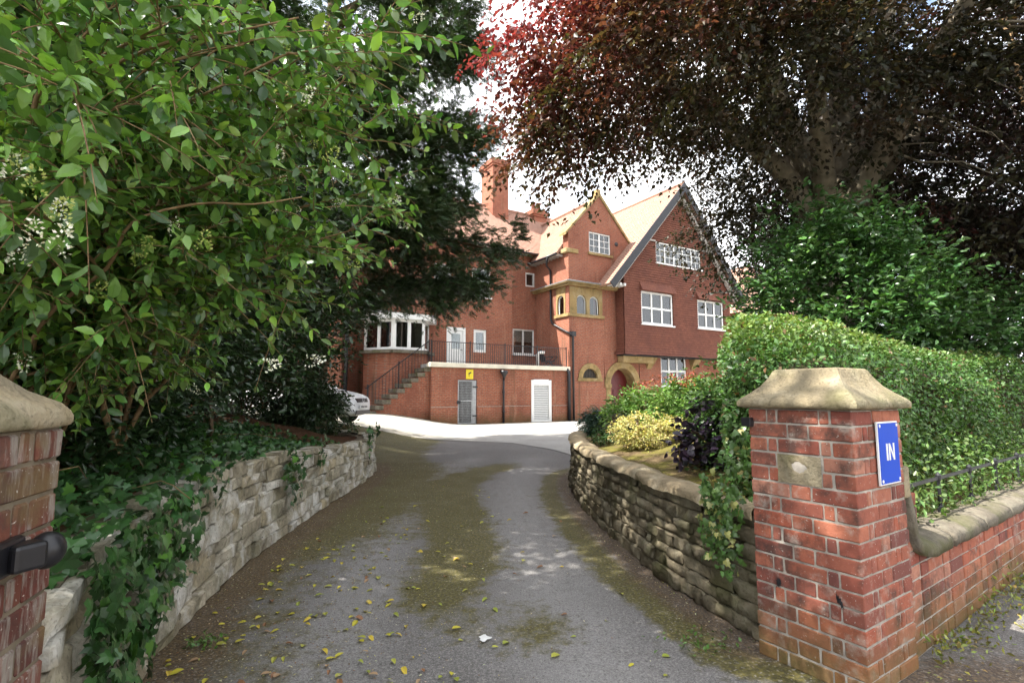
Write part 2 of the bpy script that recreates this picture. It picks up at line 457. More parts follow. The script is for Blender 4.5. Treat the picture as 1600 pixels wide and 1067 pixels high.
CENTRE, _ = resample([(-.42,2.2),(-.46,3.6),(-.42,4.7),(-.68,6.3),(-.85,7.8),(-.5,9.2),(0,10.4)], .1)
TRACK, _ = resample([(.55,1.6),(.35,3.2),(.15,4.8),(.1,6.5),(.15,8.5),(.4,11)], .1)
TRACK2, _ = resample([(-1.0,2.0),(-1.05,3.6),(-1.25,5),(-1.5,7.2),(-1.2,9.5),(-.8,11)], .1)
def drive_attr(X, Y):
    dl, dr, dc = dist_to(LWP, X, Y), dist_to(RWP, X, Y), dist_to(CENTRE, X, Y)
    dt = np.minimum(dist_to(TRACK, X, Y), dist_to(TRACK2, X, Y)*1.25)
    blob = np.exp(-(((X-.17)/.26)**2 + ((Y-3.15)/.3)**2))
    moss = np.clip(.95*np.exp(-(dc/.32)**2)*sstep(2.6, 4.2, Y)*(1-.7*sstep(9.5, 10.5, Y)) + .5*blob + .9*np.exp(-(dl/1.15)**2)*sstep(3.5, 7, Y) + .45*np.exp(-(dl/.8)**2)
                   + .75*np.exp(-((dr-.30)/.16)**2) + .8*sstep(-1.6, -2.6, X)*sstep(8.5, 10.5, Y), 0, 1)
    lit = np.clip(1.1*np.exp(-(dl/.26)**2) + 1.0*np.exp(-(dr/.20)**2) + .15*np.exp(-(dl/.9)**2) + .9*sstep(1.3, 1.7, X)*sstep(3.2, 2.4, Y-.0*X), 0, 1)
    return {'moss': moss, 'litter': lit, 'track': np.exp(-(dt/.42)**2)}
xs = np.concatenate([np.linspace(-30, -3.2, 20), np.arange(-3, 2.6, .07), np.linspace(2.8, 30, 24)])
ys = np.concatenate([np.linspace(-14, 1.0, 16), np.arange(1.1, 11, .07), np.linspace(11.3, 40, 34)])
tag(grid_sheet('driveway', xs, ys, lambda x, y: gz(x, y) + .006*np.sin(x*2.1+y)*np.cos(y*1.3), M['drive'], drive_attr), kind='structure')

BX = [-30, -6, -2, 0, .95, 1.64, 4, 30]; BY = [15.2, 15.2, 15.3, 14.5, 12.9, 10.7, 9.3, 7]
def conc_warp(X, T):
    b = np.interp(X, BX, BY); return X, b + T*(60-b)
def conc_attr(X, Y):
    hx = (X-2.944)*.857 + (Y-26.15)*.515; hy = -(X-2.944)*.515 + (Y-26.15)*.857
    return {'moss': np.clip(.9*np.exp(-(hy/.5)**2)*(hx < 3) + .75*sstep(.5, -4.5, X)*sstep(18.5, 15, Y), 0, 1)}
cs = grid_sheet('courtyard', np.concatenate([np.linspace(-30, -9, 12), np.arange(-8.6, 4.2, .2), np.linspace(4.6, 30, 20)]), np.linspace(0, 1, 90)**1.6,
                lambda x, y: gz(x, y)+.012, M['concrete'], conc_attr, warp=conc_warp)
tag(cs, kind='structure')

# planting beds (raised soil)
def bed(name, path, closure, mat, zf):
    poly = np.concatenate([path, np.array(closure, float)])
    def inside(x, y):
        r = np.zeros(x.shape, bool); n = len(poly); j = n-1
        for i in range(n):
            xi, yi = poly[i]; xj, yj = poly[j]
            c = ((yi > y) != (yj > y)) & (x < (xj-xi)*(y-yi)/((yj-yi) if yj != yi else 1e-9)+xi)
            r ^= c; j = i
        return r
    lo, hi = poly.min(0), poly.max(0)
    o = grid_sheet(name, np.arange(lo[0], hi[0]+.1, .09), np.arange(lo[1], hi[1]+.1, .09), zf, mat, keep=lambda x, y: inside(x, y) & (dist_to(path, x, y) > .13))
    return tag(o, kind='structure')
def hn(x, y, f):
    return np.sin(x*f+1.3*np.sin(y*f*.7))*np.cos(y*f*1.1+.8*np.sin(x*f*.6))
def zl(x, y):
    d = dist_to(LWP, x, y)
    return .70 + .05*np.exp(-((y-4)/1.2)**2) - .15*sstep(4.5, 9, y) + .60*sstep(.2, 3.2, d) + .03*hn(x, y, 3.1) + .015*hn(x, y, 9)
def zr(x, y):
    d = dist_to(RWP, x, y)
    w = -(x-1.612)*.574+(y-2.425)*.819            # distance behind the street wall
    return .66 + .16*sstep(.1, 1.3, d) + .02*hn(x, y, 4) + .012*hn(x, y, 11) - .34*sstep(1.1, .4, w)*sstep(1.5, 1.8, x)
bed('bank_soil', LWP, [(-8,11.3),(-9,6),(-8,1.2),(-2.2,.9)], M['soil_l'], zl)
bed('bed_soil', RWP, [(9,11),(13,10.4),(8.4,7.4),(2.05,3.2),(1.75,3.1)], M['soil_r'], zr)

# ------------------------------------------------------------------ stone retaining walls
def stone_variants(n, mat, rough, seed, pull=.10, smooth=True):
    r = random.Random(seed); out = []
    for q in range(n):
        nx, nz = 6, 4; vs = []; fs = []
        us = [-.5, -.455, -.18, .16, .46, .5]; ws = [-.5, -.40, .40, .5]
        tilt = r.uniform(-.12, .12)
        for j in range(nz):
            for i in range(nx):
                x = us[i]; z = ws[j]
                ex = min(i, nx-1-i); ez = min(j, nz-1-j)
                y = -.5
                if ex == 0 or ez == 0: y += pull*1.6
                elif ex == 1 or ez == 1: y += r.uniform(-.03, .05)
                if ex and ez: y += r.uniform(-.07, .07)*rough + tilt*x
                if 0 < i < nx-1: x += r.uniform(-.05, .05)*rough
                if ez == 0: z += r.uniform(-.05, .05)*rough
                if ex == 0: x += r.uniform(-.03, .03)*rough
                if ex == 0 and ez == 0: x *= .965; z *= .93
                vs.append((x, y, z))
        b = len(vs)
        ring = [i for i in range(nx)] + [j*nx+nx-1 for j in range(1, nz)] + [(nz-1)*nx+i for i in range(nx-2, -1, -1)] + [j*nx for j in range(nz-2, 0, -1)]
        for j in range(nz-1):
            for i in range(nx-1): fs.append((j*nx+i, j*nx+i+1, (j+1)*nx+i+1, (j+1)*nx+i))
        for k in ring: vs.append((vs[k][0], .5, vs[k][2]))
        m = len(ring)
        for k in range(m): fs.append((ring[k], b+k, b+(k+1) % m, ring[(k+1) % m]))
        me = bpy.data.meshes.new('stone'); me.from_pydata(vs, [], fs); me.materials.append(mat)
        if smooth: smooth_mesh(me)
        out.append(me)
    return out

def stone_wall(name, label, path, S, hfun, ncourse, len_rng, variants, mat_core, depth, seed, wob=.02):
    r = random.Random(seed)
    root = thing(name, label, 'wall', (path[0][0], path[0][1], 0))
    org = Vector((path[0][0], path[0][1], 0))
    P = lambda s: Vector((np.interp(s, S, path[:, 0]), np.interp(s, S, path[:, 1]), 0))
    T = lambda s: (P(min(s+.06, S[-1]))-P(max(s-.06, 0))).normalized()
    # course boundaries
    fr = [0]; 
    for k in range(ncourse): fr.append(fr[-1]+r.uniform(.75, 1.25))
    fr = [f/fr[-1] for f in fr]
    for k in range(ncourse):
        s = -r.uniform(0, .2)
        while s < S[-1]:
            L = r.uniform(*len_rng)*(1.0 if r.random() > .18 else .5)
            c = min(max(s+L/2, 0), S[-1]); p = P(c); t = T(c); n = Vector((-t.y, t.x, 0))
            h = hfun(c, p); w = wob*math.sin(c*2.3+k*1.7)*(0 < k)
            w2 = wob*math.sin(c*2.3+(k+1)*1.7)*(k+1 < ncourse)
            z0 = h*fr[k]+w; z1 = h*fr[k+1]+w2
            if k == ncourse-1: z1 += r.uniform(-.03, .035)
            g = float(gz(p.x, p.y))
            o = link('stone', r.choice(variants), root)
            dp = depth*r.uniform(.85, 1.15)
            lean = -.05*(k/ncourse)
            ctr = p + n*(.5*depth - lean*1.0 + r.uniform(-.012, .012)) + Vector((0, 0, g+(z0+z1)/2))
            o.location = ctr-org
            o.rotation_euler = (r.uniform(-.05, .05), r.uniform(-.02, .02), math.atan2(t.y, t.x)+r.uniform(-.04, .04))
            o.scale = (L*.985, dp, (z1-z0)*1.0-.004)
            s += L
    # rubble core behind the stones
    vs = []; fs = []
    for i, c in enumerate(np.arange(0, S[-1], .1)):
        p = P(c); t = T(c); n = Vector((-t.y, t.x, 0)); h = hfun(c, p)-.02; g = float(gz(p.x, p.y))
        for off, z in ((depth*.22, -.1), (depth*.22+.05, h), (depth+.16, h), (depth+.16, -.1)): vs.append(p+n*off+Vector((0, 0, g+z))-org)
        if i: fs += [((i-1)*4+a, i*4+a, i*4+(a+1) % 4, (i-1)*4+(a+1) % 4) for a in range(4)]
    m = MB().add(vs, fs); m.build('mortar_core', mat_core, root)
    return root, P, T, org

hl = lambda s, p: .76 + .05*math.exp(-((p.y-4)/1.2)**2) - .16*float(sstep(4.5, 9, p.y))
lw_root, _, _, _ = stone_wall('stone_retaining_wall', 'low pale lichened limestone wall of uneven stones under the ivy bank', LWP, LWS, hl, 7, (.19, .42),
                        stone_variants(14, M['stone_l'], 1.2, 3, .06, False), M['mortar_d'], .17, 5, .03)
RWR = RWP[::-1].copy()
rw_root, rP, rT, rOrg = stone_wall('curved_stone_wall', 'curved brown rock-faced stone wall below the mossy shrub bed', RWR, RWS, lambda s, p: .68, 8, (.16, .36),
                        stone_variants(16, M['stone_r'], 1.9, 4, .05, True), M['stone_r'], .15, 6, .012)
# rendered top of the curved wall
vs = []; fs = []
prof = [(-.012, .655), (-.004, .70), (.03, .725), (.10, .735), (.17, .728), (.235, .70), (.25, .64)]
for i, c in enumerate(np.arange(0, RWS[-1], .06)):
    p = rP(c); t = rT(c); n = Vector((-t.y, t.x, 0))
    for off, z in prof: vs.append(p+n*(off+.012*math.sin(c*9+z*40)+.01*rd.uniform(-1, 1))+Vector((0, 0, z+.007*math.sin(c*6.1)+rd.uniform(-.005, .005)))-rOrg)
    k = len(prof)
    if i: fs += [((i-1)*k+a, i*k+a, i*k+a+1, (i-1)*k+a+1) for a in range(k-1)]
MB().add(vs, fs).build('rendered_top', M['wall_top'], rw_root, True)

# ------------------------------------------------------------------ brick gate pillars
BR = {}
def brick_mesh(L, D, mat, H=.066, v=0):
    key = (round(L, 3), round(D, 3), round(H, 3), mat.name, v)
    if key not in BR:
        r = random.Random(hash(key) % 9999)
        b = .0045; m = MB(); vs = []
        for z in (-1, 1):
            for x, y in ((-1,-1),(1,-1),(1,1),(-1,1)): vs.append((x*L/2+r.uniform(-.002,.002), y*D/2+r.uniform(-.002,.002), z*H/2+r.uniform(-.0015,.0015)))
        m.add(vs, [(0,3,2,1),(4,5,6,7),(0,1,5,4),(1,2,6,5),(2,3,7,6),(3,0,4,7)])
        me = m.mesh('brick', mat)
        import bmesh
        bm = bmesh.new(); bm.from_mesh(me)
        bmesh.ops.bevel(bm, geom=bm.edges[:], offset=b, segments=1, affect='EDGES'); bm.to_mesh(me); bm.free()
        BR[key] = me
    return BR[key]

COURSE = .076
def pillar(name, label, corner, ang, ncourse, mat, skip=None, ov=1.0, hs=1.0, sxy=1.0):
    """corner = near corner; local +x along the street wall, local +y into the drive; square W"""
    W = .575
    root = thing(name, label, 'gate pillar', (corner[0], corner[1], 0), ang)
    root.scale = (sxy, sxy, 1)
    S, H, C = .225, .105, .05; J = .01
    def put(x, y, L, D, rot, z):
        if skip and skip(x, y, z): return
        o = link('brick', brick_mesh(L, D, mat, v=rd.randint(0, 2)), root)
        o.location = (x+rd.uniform(-.0015,.0015), y+rd.uniform(-.0015,.0015), z+rd.uniform(-.001,.001))
        o.rotation_euler = (rd.uniform(-.008,.008), rd.uniform(-.004,.004), rot+rd.uniform(-.006,.006))
    for k in range(ncourse):
        z = (k+.5)*COURSE-.002
        for side in range(4):
            # side 0: y=0 face (x runs) ; 1: x=W ; 2: y=W ; 3: x=0
            long = (side+k) % 2 == 0
            def P(u, d):
                return {0:(u, d), 1:(W-d, u), 2:(W-u, W-d), 3:(d, W-u)}[side]
            rot = side*math.pi/2
            if long:
                m = W-2*S-2*J
                for a, L in ((0, S), (S+J, m), (S+J+m+J, S)):
                    x, y = P(a+L/2, H/2); put(x, y, L, H, rot, z)
            else:
                m = W-2*H-2*C-4*J
                for a, L in ((H+J, C), (H+2*J+C, m), (H+3*J+C+m, C)):
                    x, y = P(a+L/2, H/2); put(x, y, L, H, rot, z)
    e = .006
    MB().box(e, W-e, e, W-e, -.1, ncourse*COURSE-.002).build('mortar_core', M['mortar'] if skip else M['mortar_d'], root)
    # cap : concave swept stone
    zt = ncourse*COURSE
    prof = [(.010, .000), (.034, .004), (.046, .014), (.046, .034), (.030, .052), (-.005, .078), (-.052, .118), (-.086, .165), (-.104, .200), (-.116, .210), (-W/2+.002, .214)]
    prof = [(o_*ov if o_ > 0 else o_, d_*hs) for o_, d_ in prof]
    cr = random.Random(int(abs(corner[0])*100)); n = 12; vs = []; fs = []
    for s in range(4):
        b0 = len(vs)
        for j, (off, dz) in enumerate(prof):
            h = W/2+off
            for i in range(n+1):
                u = -1+2*i/n; x, y = {0:(u, -1), 1:(1, u), 2:(-u, 1), 3:(-1, -u)}[s]
                chip = cr.random() < .12 and 1 <= j <= 3 and 0 < i < n
                e = (-.014*cr.random() if chip else 0)+(cr.uniform(-.002, .002) if 0 < i < n else 0)
                k = 1+e/h
                vs.append((W/2+x*h*(k if s in (1, 3) else 1), W/2+y*h*(k if s in (0, 2) else 1), zt+dz+(cr.uniform(-.0025, .0025) if 0 < i < n and j < 9 else 0)))
        for j in range(len(prof)-1):
            fs += [(b0+j*(n+1)+i, b0+j*(n+1)+i+1, b0+(j+1)*(n+1)+i+1, b0+(j+1)*(n+1)+i) for i in range(n)]
    c = MB().add(vs, fs).build('cap_stone', M['cap'], root, True)
    return root, W
PANG = math.radians(33)
PC = (1.598, 2.43)
# the drive-side face is x=0; a stone block replaces part of two courses there
def rskip(x, y, z):
    if not (x < .06 and 12*COURSE < z < 14*COURSE): return False
    k = int(z/COURSE); return (.1 < y < .48) if (3+k) % 2 == 0 else (.2 < y < .4)
rp, PW = pillar('gate_pillar', 'red brick gate pillar with blue IN sign and concave sandstone cap', PC, PANG, 17, M['brick_r'], rskip, 1.0, 1.0, .91)
# stone block with broken hinge socket
for k in (12, 13):
    if (3+k) % 2 == 0:
        for yc in (.0775, .4975):
            o = link('brick', brick_mesh(.155, .105, M['brick_r']), rp); o.location = (.0525, yc, (k+.5)*COURSE-.002); o.rotation_euler = (0, 0, math.pi/2)
m = MB(); ny, nzz = 9, 6; y0, y1, z0, z1 = .168, .408, 12*COURSE+.002, 14*COURSE-.006
vs = []; fs = []
for j in range(nzz):
    for i in range(ny):
        y = y0+(y1-y0)*i/(ny-1); z = z0+(z1-z0)*j/(nzz-1)
        d = .03*math.exp(-(((y-.29)/.035)**2+((z-(z0+z1)/2-.01)/.026)**2)*1.3)
        vs.append((d+rd.uniform(-.002, .002)-.001, y, z))
for j in range(nzz-1):
    for i in range(ny-1): fs.append((j*ny+i, j*ny+i+1, (j+1)*ny+i+1, (j+1)*ny+i))
m.add(vs, fs); m.box(.032, .12, y0, y1, z0, z1)
m.build('socket_stone', M['cap'], rp)
# two black tar splashes
for (cy, cz) in ((.435, .40), (.115, .40)):
    m = MB(); r = random.Random(int(cy*1000)); pts = []
    for k in range(22):
        a = 2*math.pi*k/22; rr = .012*(1+1.6*r.random()**2*(k % 2))
        pts.append((-.0035, cy+.9*rr*math.cos(a)+.012*math.sin(a)*(1 if cy < .3 else -.2), cz+1.5*rr*math.sin(a)))
    m.add([(-.006, cy, cz)]+pts, [(0, 1+(k+1) % 22, 1+k) for k in range(22)])
    m.build('tar_splash', M['black'], rp)
# iron hinge block at the back edge
MB().box(-.035, .02, PW-.03, PW+.03, 1.19, 1.24).build('hinge_pin', M['black'], rp, bevel=.004)

# blue IN sign on the street face (y=0)
sg = thing('entrance_sign', 'blue rectangular plate lettered IN in white on the brick pillar', 'sign',
           (PC[0]+.355*math.cos(PANG), PC[1]+.355*math.sin(PANG), 0), PANG)
sx0, sx1, sz0, sz1 = -.145, .085, .925, 1.232
MB().box(sx0, sx1, -.016, -.006, sz0, sz1).build('plate', M['white'], sg, bevel=.002)
MB().box(sx0+.008, sx1-.008, -.0185, -.0145, sz0+.008, sz1-.008).build('blue_face', M['blue'], sg)
lt = MB(); zc = (sz0+sz1)/2+.005; hh = .041
lt.box(-.068, -.052, -.0205, -.017, zc-hh, zc+hh)
for a, b in ((-.040, -.026), (.008, .022)): lt.box(a, b, -.0205, -.017, zc-hh, zc+hh)
lt.prism([(-.040, zc+hh), (-.026, zc+hh), (.022, zc-hh), (.008, zc-hh)], -.0208, -.0172)
lt.build('lettering', M['white'], sg)
for x in (sx0+.02, sx1-.02):
    for z in (sz0+.02, sz1-.02):
        q = MB(); q.lathe([(.0085, 0), (.0085, .002), (.004, .004)], n=10); o = q.build('screw', M['white'], sg)
        o.location = (x, -.0185, z); o.rotation_euler = (math.pi/2, 0, 0)

# left pillar (only its inner face is in the picture)
LANG = math.radians(18)
ca, sa = math.cos(LANG), math.sin(LANG)
# far inner corner at (-1.10,1.27) is local (W,W)
lc = (-1.10-.575*ca+.575*sa, 1.27-.575*sa-.575*ca)
lp, _ = pillar('weathered_gate_pillar', 'lime-streaked brick gate pillar with iron ball catch, beside the ivy', lc, LANG, 17, M['brick_l'], None, .3, .72, 1.0)
gb = thing('gate_catch', 'black painted iron ball catch bolted to the streaked pillar', 'gate catch', (lc[0], lc[1], 0), LANG)
q = MB()
q.box(.575, .60, .31, .41, 1.005, 1.075); q.bar((.595, .35, 1.038), (.63, .40, 1.038), .05, .055)
q.build('bracket', M['black'], gb, bevel=.008)
q = MB(); q.lathe([(.001 if i in (0, 10) else .034*math.sin(math.pi*i/10), -.039*math.cos(math.pi*i/10)) for i in range(11)], (.628, .425, 1.035), 18)
q.build('ball', M['black'], gb, True)

# ------------------------------------------------------------------ boundary wall right of the pillar
bw = thing('brick_boundary_wall', 'low red brick street wall with rounded stone coping right of the pillar', 'wall', (PC[0], PC[1], 0), math.radians(35))
BW0 = .545; BL = 6.6; TH = .225; nC = 7
yo = .02
def zbase(u): return 0
for k in range(nC+4):
    u = BW0 - (.11 if k % 2 else 0); i = k % 2
    while u < BL:
        L = .225 if i % 2 == 0 else .105
        a, b = max(u, BW0), u+L
        z = (k+.5)*COURSE-.002
        top = .50+.42*math.exp(-((a-BW0)/.105)**1.3) if a < BW0+.5 else .50
        if b-a > .03 and z+.03 < top and (k < 6 or a < BW0+.26):
            o = link('brick', brick_mesh(round(b-a, 2), .105, M['brick_r'], v=rd.randint(0, 2)), bw)
            o.location = ((a+b)/2, yo+.0525+rd.uniform(-.002,.002), z); o.rotation_euler = (rd.uniform(-.01,.01), 0, rd.uniform(-.008,.008))
        u += L+.01; i += 1
c = MB().box(BW0-.02, BL, yo+.008, yo+TH, -.1, 6*COURSE)
c.box(BW0-.02, BW0+.16, yo+.008, yo+TH, 6*COURSE-.01, 10*COURSE); c.build('mortar_core', M['mortar'], bw)
# swept coping: profile runs along u, section rounded
path = [(BW0-.01, .86), (BW0+.035, .80), (BW0+.06, .70), (BW0+.095, .60), (BW0+.16, .525), (BW0+.26, .485), (BW0+.40, .474), (1.35, .47), (2.0, .468)]
pp, ss = resample(path, .03)
def cope(nm, pts, join):
    sec = [(-.032, .0), (-.036, .045), (-.022, .07), (.03, .092), (.11, .105), (.20, .095), (.255, .065), (.26, .0)]
    vs = []; fs = []
    for i in range(len(pts)):
        d = pts[min(i+1, len(pts)-1)]-pts[max(i-1, 0)]; d = d/np.linalg.norm(d); nx, nz = -d[1], d[0]
        for y, h in sec: vs.append((pts[i][0]+nx*h, yo+y+.003*math.sin(i*.9+y*30), pts[i][1]+nz*h+.004*math.sin(i*.5)))
        k = len(sec)
        if i: fs += [((i-1)*k+a, i*k+a, i*k+(a+1) % k, (i-1)*k+(a+1) % k) for a in range(k)]
    k = len(sec); fs.append(tuple(range(k))); fs.append(tuple((len(pts)-1)*k+a for a in range(k))[::-1])
    MB().add(vs, fs).build(nm, M['coping'], bw, True)
cope('coping_stone', pp[:int(len(pp)*.56)], 0)
L0 = pp[int(len(pp)*.56)][0]+.008
for k in range(9):
    cope('coping_stone', np.stack([np.linspace(L0, L0+.62, 20), np.full(20, .468+rd.uniform(-.008, .008))], 1), 0); L0 += .63
MB().box(BW0-.03, BW0+.05, yo-.04, yo+.27, .83, .99).build('springer_stone', M['cap'], bw, bevel=.012)
# low iron railing behind the coping
ir = thing('iron_rail', 'black iron rail on short posts above the boundary wall coping', 'railing', (PC[0], PC[1], 0), math.radians(35))
MB().bar((BW0, yo+.16, .80), (BL, yo+.16, .80), .010, .022).build('rail', M['black'], ir)
for u in (1.06, 1.72, 2.4, 3.1, 3.8):
    MB().lathe([(.018, .55), (.018, .61), (.010, .62), (.010, .78), (.017, .79), (.017, .82), (.004, .84)], (u, yo+.16, 0), 10).build('post', M['black'], ir)

# ------------------------------------------------------------------ the house (local frame: x along the front, y into the house)
HANG = math.radians(31)
H0 = (2.944, 26.151, 0.0)
HB = M['house_brick']
house = thing('brick_house', 'large red brick house with tile-hung gable and clay tile roofs behind the courtyard', 'house', H0, HANG)

FR = lambda c: (lambda u, z, d=0: (u, c+d, z))          # front wall at y=c, d into the wall
SL = lambda c: (lambda u, z, d=0: (c+d, u, z))          # wall at x=c, d towards +x
SR = lambda c: (lambda u, z, d=0: (c-d, u, z))

def banded(m, P, zs, Lf, Rf, ops=(), reveal=.18, rev=False):
    zz = sorted(set(list(zs) + [z for o in ops for z in o[2:4]]))
    zz = [z for z in zz if zs[0]-1e-6 <= z <= zs[-1]+1e-6]
    for a, b in zip(zz, zz[1:]):
        if b-a < 1e-4: continue
        mid = (a+b)/2
        cuts = sorted((o[0], o[1]) for o in ops if o[2] <= mid <= o[3])
        la, lb, ra, rb = Lf(a), Lf(b), Rf(a), Rf(b)
        segs = []; ca_, cb_ = la, lb
        for o0, o1 in cuts: segs.append((ca_, cb_, o0, o0)); ca_ = cb_ = o1
        segs.append((ca_, cb_, ra, rb))
        for p, q, r_, s_ in segs:
            if r_-p > 1e-4 or s_-q > 1e-4: m.add([P(p, a), P(r_, a), P(s_, b), P(q, b)], [(0,1,2,3)])
    for u0, u1, z0, z1 in ops:
        d = reveal
        m.add([P(u0,z0),P(u1,z0),P(u1,z1),P(u0,z1),P(u0,z0,d),P(u1,z0,d),P(u1,z1,d),P(u0,z1,d)],
              [(0,1,5,4),(1,2,6,5),(2,3,7,6),(3,0,4,7)])
const = lambda v: (lambda z: v)

def bx(m, P, u0, u1, z0, z1, d0, d1):
    "box in wall coordinates"
    m.add([P(u,z,d) for d in (d0, d1) for u, z in ((u0,z0),(u1,z0),(u1,z1),(u0,z1))],
          [(0,1,2,3),(7,6,5,4),(0,4,5,1),(1,5,6,2),(2,6,7,3),(3,7,4,0)])

def window(P, u0, u1, z0, z1, lights, rows, fw=.075, d=.10, bar=.03, sub=1, sill=True, blind=None, root=None, mul=.07, label=None):
    "casement window: frame > panes, bars, sill"
    m = MB()
    bx(m, P, u0, u0+fw, z0, z1, d-.05, d+.05); bx(m, P, u1-fw, u1, z0, z1, d-.05, d+.05)
    bx(m, P, u0+fw, u1-fw, z0, z0+fw, d-.05, d+.05); bx(m, P, u0+fw, u1-fw, z1-fw, z1, d-.05, d+.05)
    a, b, c, e = u0+fw, u1-fw, z0+fw, z1-fw
    lw = (b-a-mul*(lights-1))/lights
    for i in range(1, lights): x = a+i*lw+(i-1)*mul; bx(m, P, x, x+mul, c, e, d-.04, d+.04)
    panes = []
    rh = (e-c-bar*(rows-1))/rows
    for j in range(1, rows): z = c+j*rh+(j-1)*bar; bx(m, P, a, b, z, z+bar, d-.028, d+.028)
    for i in range(lights):
        x0 = a+i*(lw+mul); sw = (lw-bar*(sub-1))/sub
        for k in range(1, sub): x = x0+k*sw+(k-1)*bar; bx(m, P, x, x+bar, c, e, d-.025, d+.025)
        for k in range(sub):
            for j in range(rows): panes.append((x0+k*(sw+bar), x0+k*(sw+bar)+sw, c+j*(rh+bar), c+j*(rh+bar)+rh))
    w = m.build('window', M['white'], root or house)
    for p0, p1, q0, q1 in panes:
        q = MB(); bx(q, P, p0-.004, p1+.004, q0-.004, q1+.004, d-.004, d+.004); q.build('pane', M['glass'], w)
    if sill:
        q = MB(); bx(q, P, u0-.06, u1+.06, z0-.07, z0+.004, -.09, d); q.build('sill', M['white'], w)
    if blind:
        q = MB(); bx(q, P, a, b, z0+(z1-z0)*blind[0], z0+(z1-z0)*blind[1], d+.09, d+.10); q.build('blind', M['blind'], w)
    q = MB(); bx(q, P, u0-.5, u1+.5, z0-.3, z1+.3, d+.9, d+.95); q.build('interior', M['dark_room'], w)
    return w

def arch_cols(m, P, u0, u1, lo, hi, d0, d1, n=28):
    "solid between z=lo(u) and z=hi(u), front at d0, lower soffit back to d1"
    us = [u0+(u1-u0)*i/n for i in range(n+1)]
    for a, b in zip(us, us[1:]):
        la, lb, ha, hb = lo(a), lo(b), hi(a), hi(b)
        if ha-la < 1e-4 and hb-lb < 1e-4: continue
        m.add([P(a,la,d0),P(b,lb,d0),P(b,hb,d0),P(a,ha,d0),P(a,la,d1),P(b,lb,d1),P(b,hb,d1),P(a,ha,d1)], [(0,1,2,3),(0,4,5,1),(3,2,6,7)])

def lapped(m, A, B, C, D, gauge, lift, n_out):
    "courses of tiles between eave A-B and ridge D-C"
    A, B, C, D = map(Vector, (A, B, C, D)); N = Vector(n_out).normalized()
    L = ((D-A).length+(C-B).length)/2; n = max(2, int(L/gauge))
    for i in range(n):
        t0, t1 = i/n, (i+1)/n
        a, b = A.lerp(D, t0)+N*lift, B.lerp(C, t0)+N*lift
        c, d = B.lerp(C, t1)+N*.002, A.lerp(D, t1)+N*.002
        a0, b0 = A.lerp(D, t0)-N*.004, B.lerp(C, t0)-N*.004
        m.add([a, b, c, d, a0, b0], [(0,1,2,3), (4,5,1,0)])
def roof_plane(A, B, C, D, n_out, gauge=.17, lift=.022, name='tile_courses', thick=.1):
    m = MB(); lapped(m, A, B, C, D, gauge, lift, n_out)
    N = Vector(n_out).normalized()
    A, B, C, D = [Vector(p)-N*.006 for p in (A, B, C, D)]
    m.add([A,B,C,D,A-N*thick,B-N*thick,C-N*thick,D-N*thick], [(4,7,6,5),(0,4,5,1),(1,5,6,2),(2,6,7,3),(3,7,4,0)])
    o = m.build(name, M['roof_tile'], house); o['kind'] = 'stuff'; return o

# --- tower bay (x 0..4.25)
KN, AP, AX = 9.85, 12.15, 2.13
F0 = FR(0)
m = MB()
ops = [(.05, 2.25, 5.42, 6.95), (1.4, 2.92, 8.93, 10.09), (.55, 2.11, 2.08, 3.05), (2.30, 4.90, -.2, 3.25), (6.59, 8.73, 1.75, 3.60)]
Lf = lambda z: 0 if z <= KN else (z-KN)/(AP-KN)*AX
Rf = lambda z: 4.25 if z <= KN else 4.25-(z-KN)/(AP-KN)*(4.25-AX)
banded(m, F0, [3.5, KN, 10.1, 10.8, 11.5, AP-.01], Lf, Rf, [o for o in ops if o[2] > 4])
banded(m, F0, [-.4, 3.5], const(0), const(12.2), [o for o in ops if o[3] < 4])
# left side wall of the bay, right side, back
banded(m, SL(0), [-.4, 8.95], const(0), const(3.1), [(.28, 1.10, 5.42, 6.95)])
banded(m, SL(0), [8.95, KN], const(0), const(.45))
m.add([(.45,.0,8.9),(.45,.45,8.9),(.45,.45,KN),(.45,0,KN)], [(0,1,2,3)])
m.add([(0,.45,8.9),(AX,.45,AP),(4.25,.45,KN),(4.25,.45,8.9)], [(0,1,2,3)])
m.add([(4.25,0,3),(4.25,.45,3),(4.25,.45,KN),(4.25,0,KN)], [(0,1,2,3)])
m.build('tower_wall', HB, house)
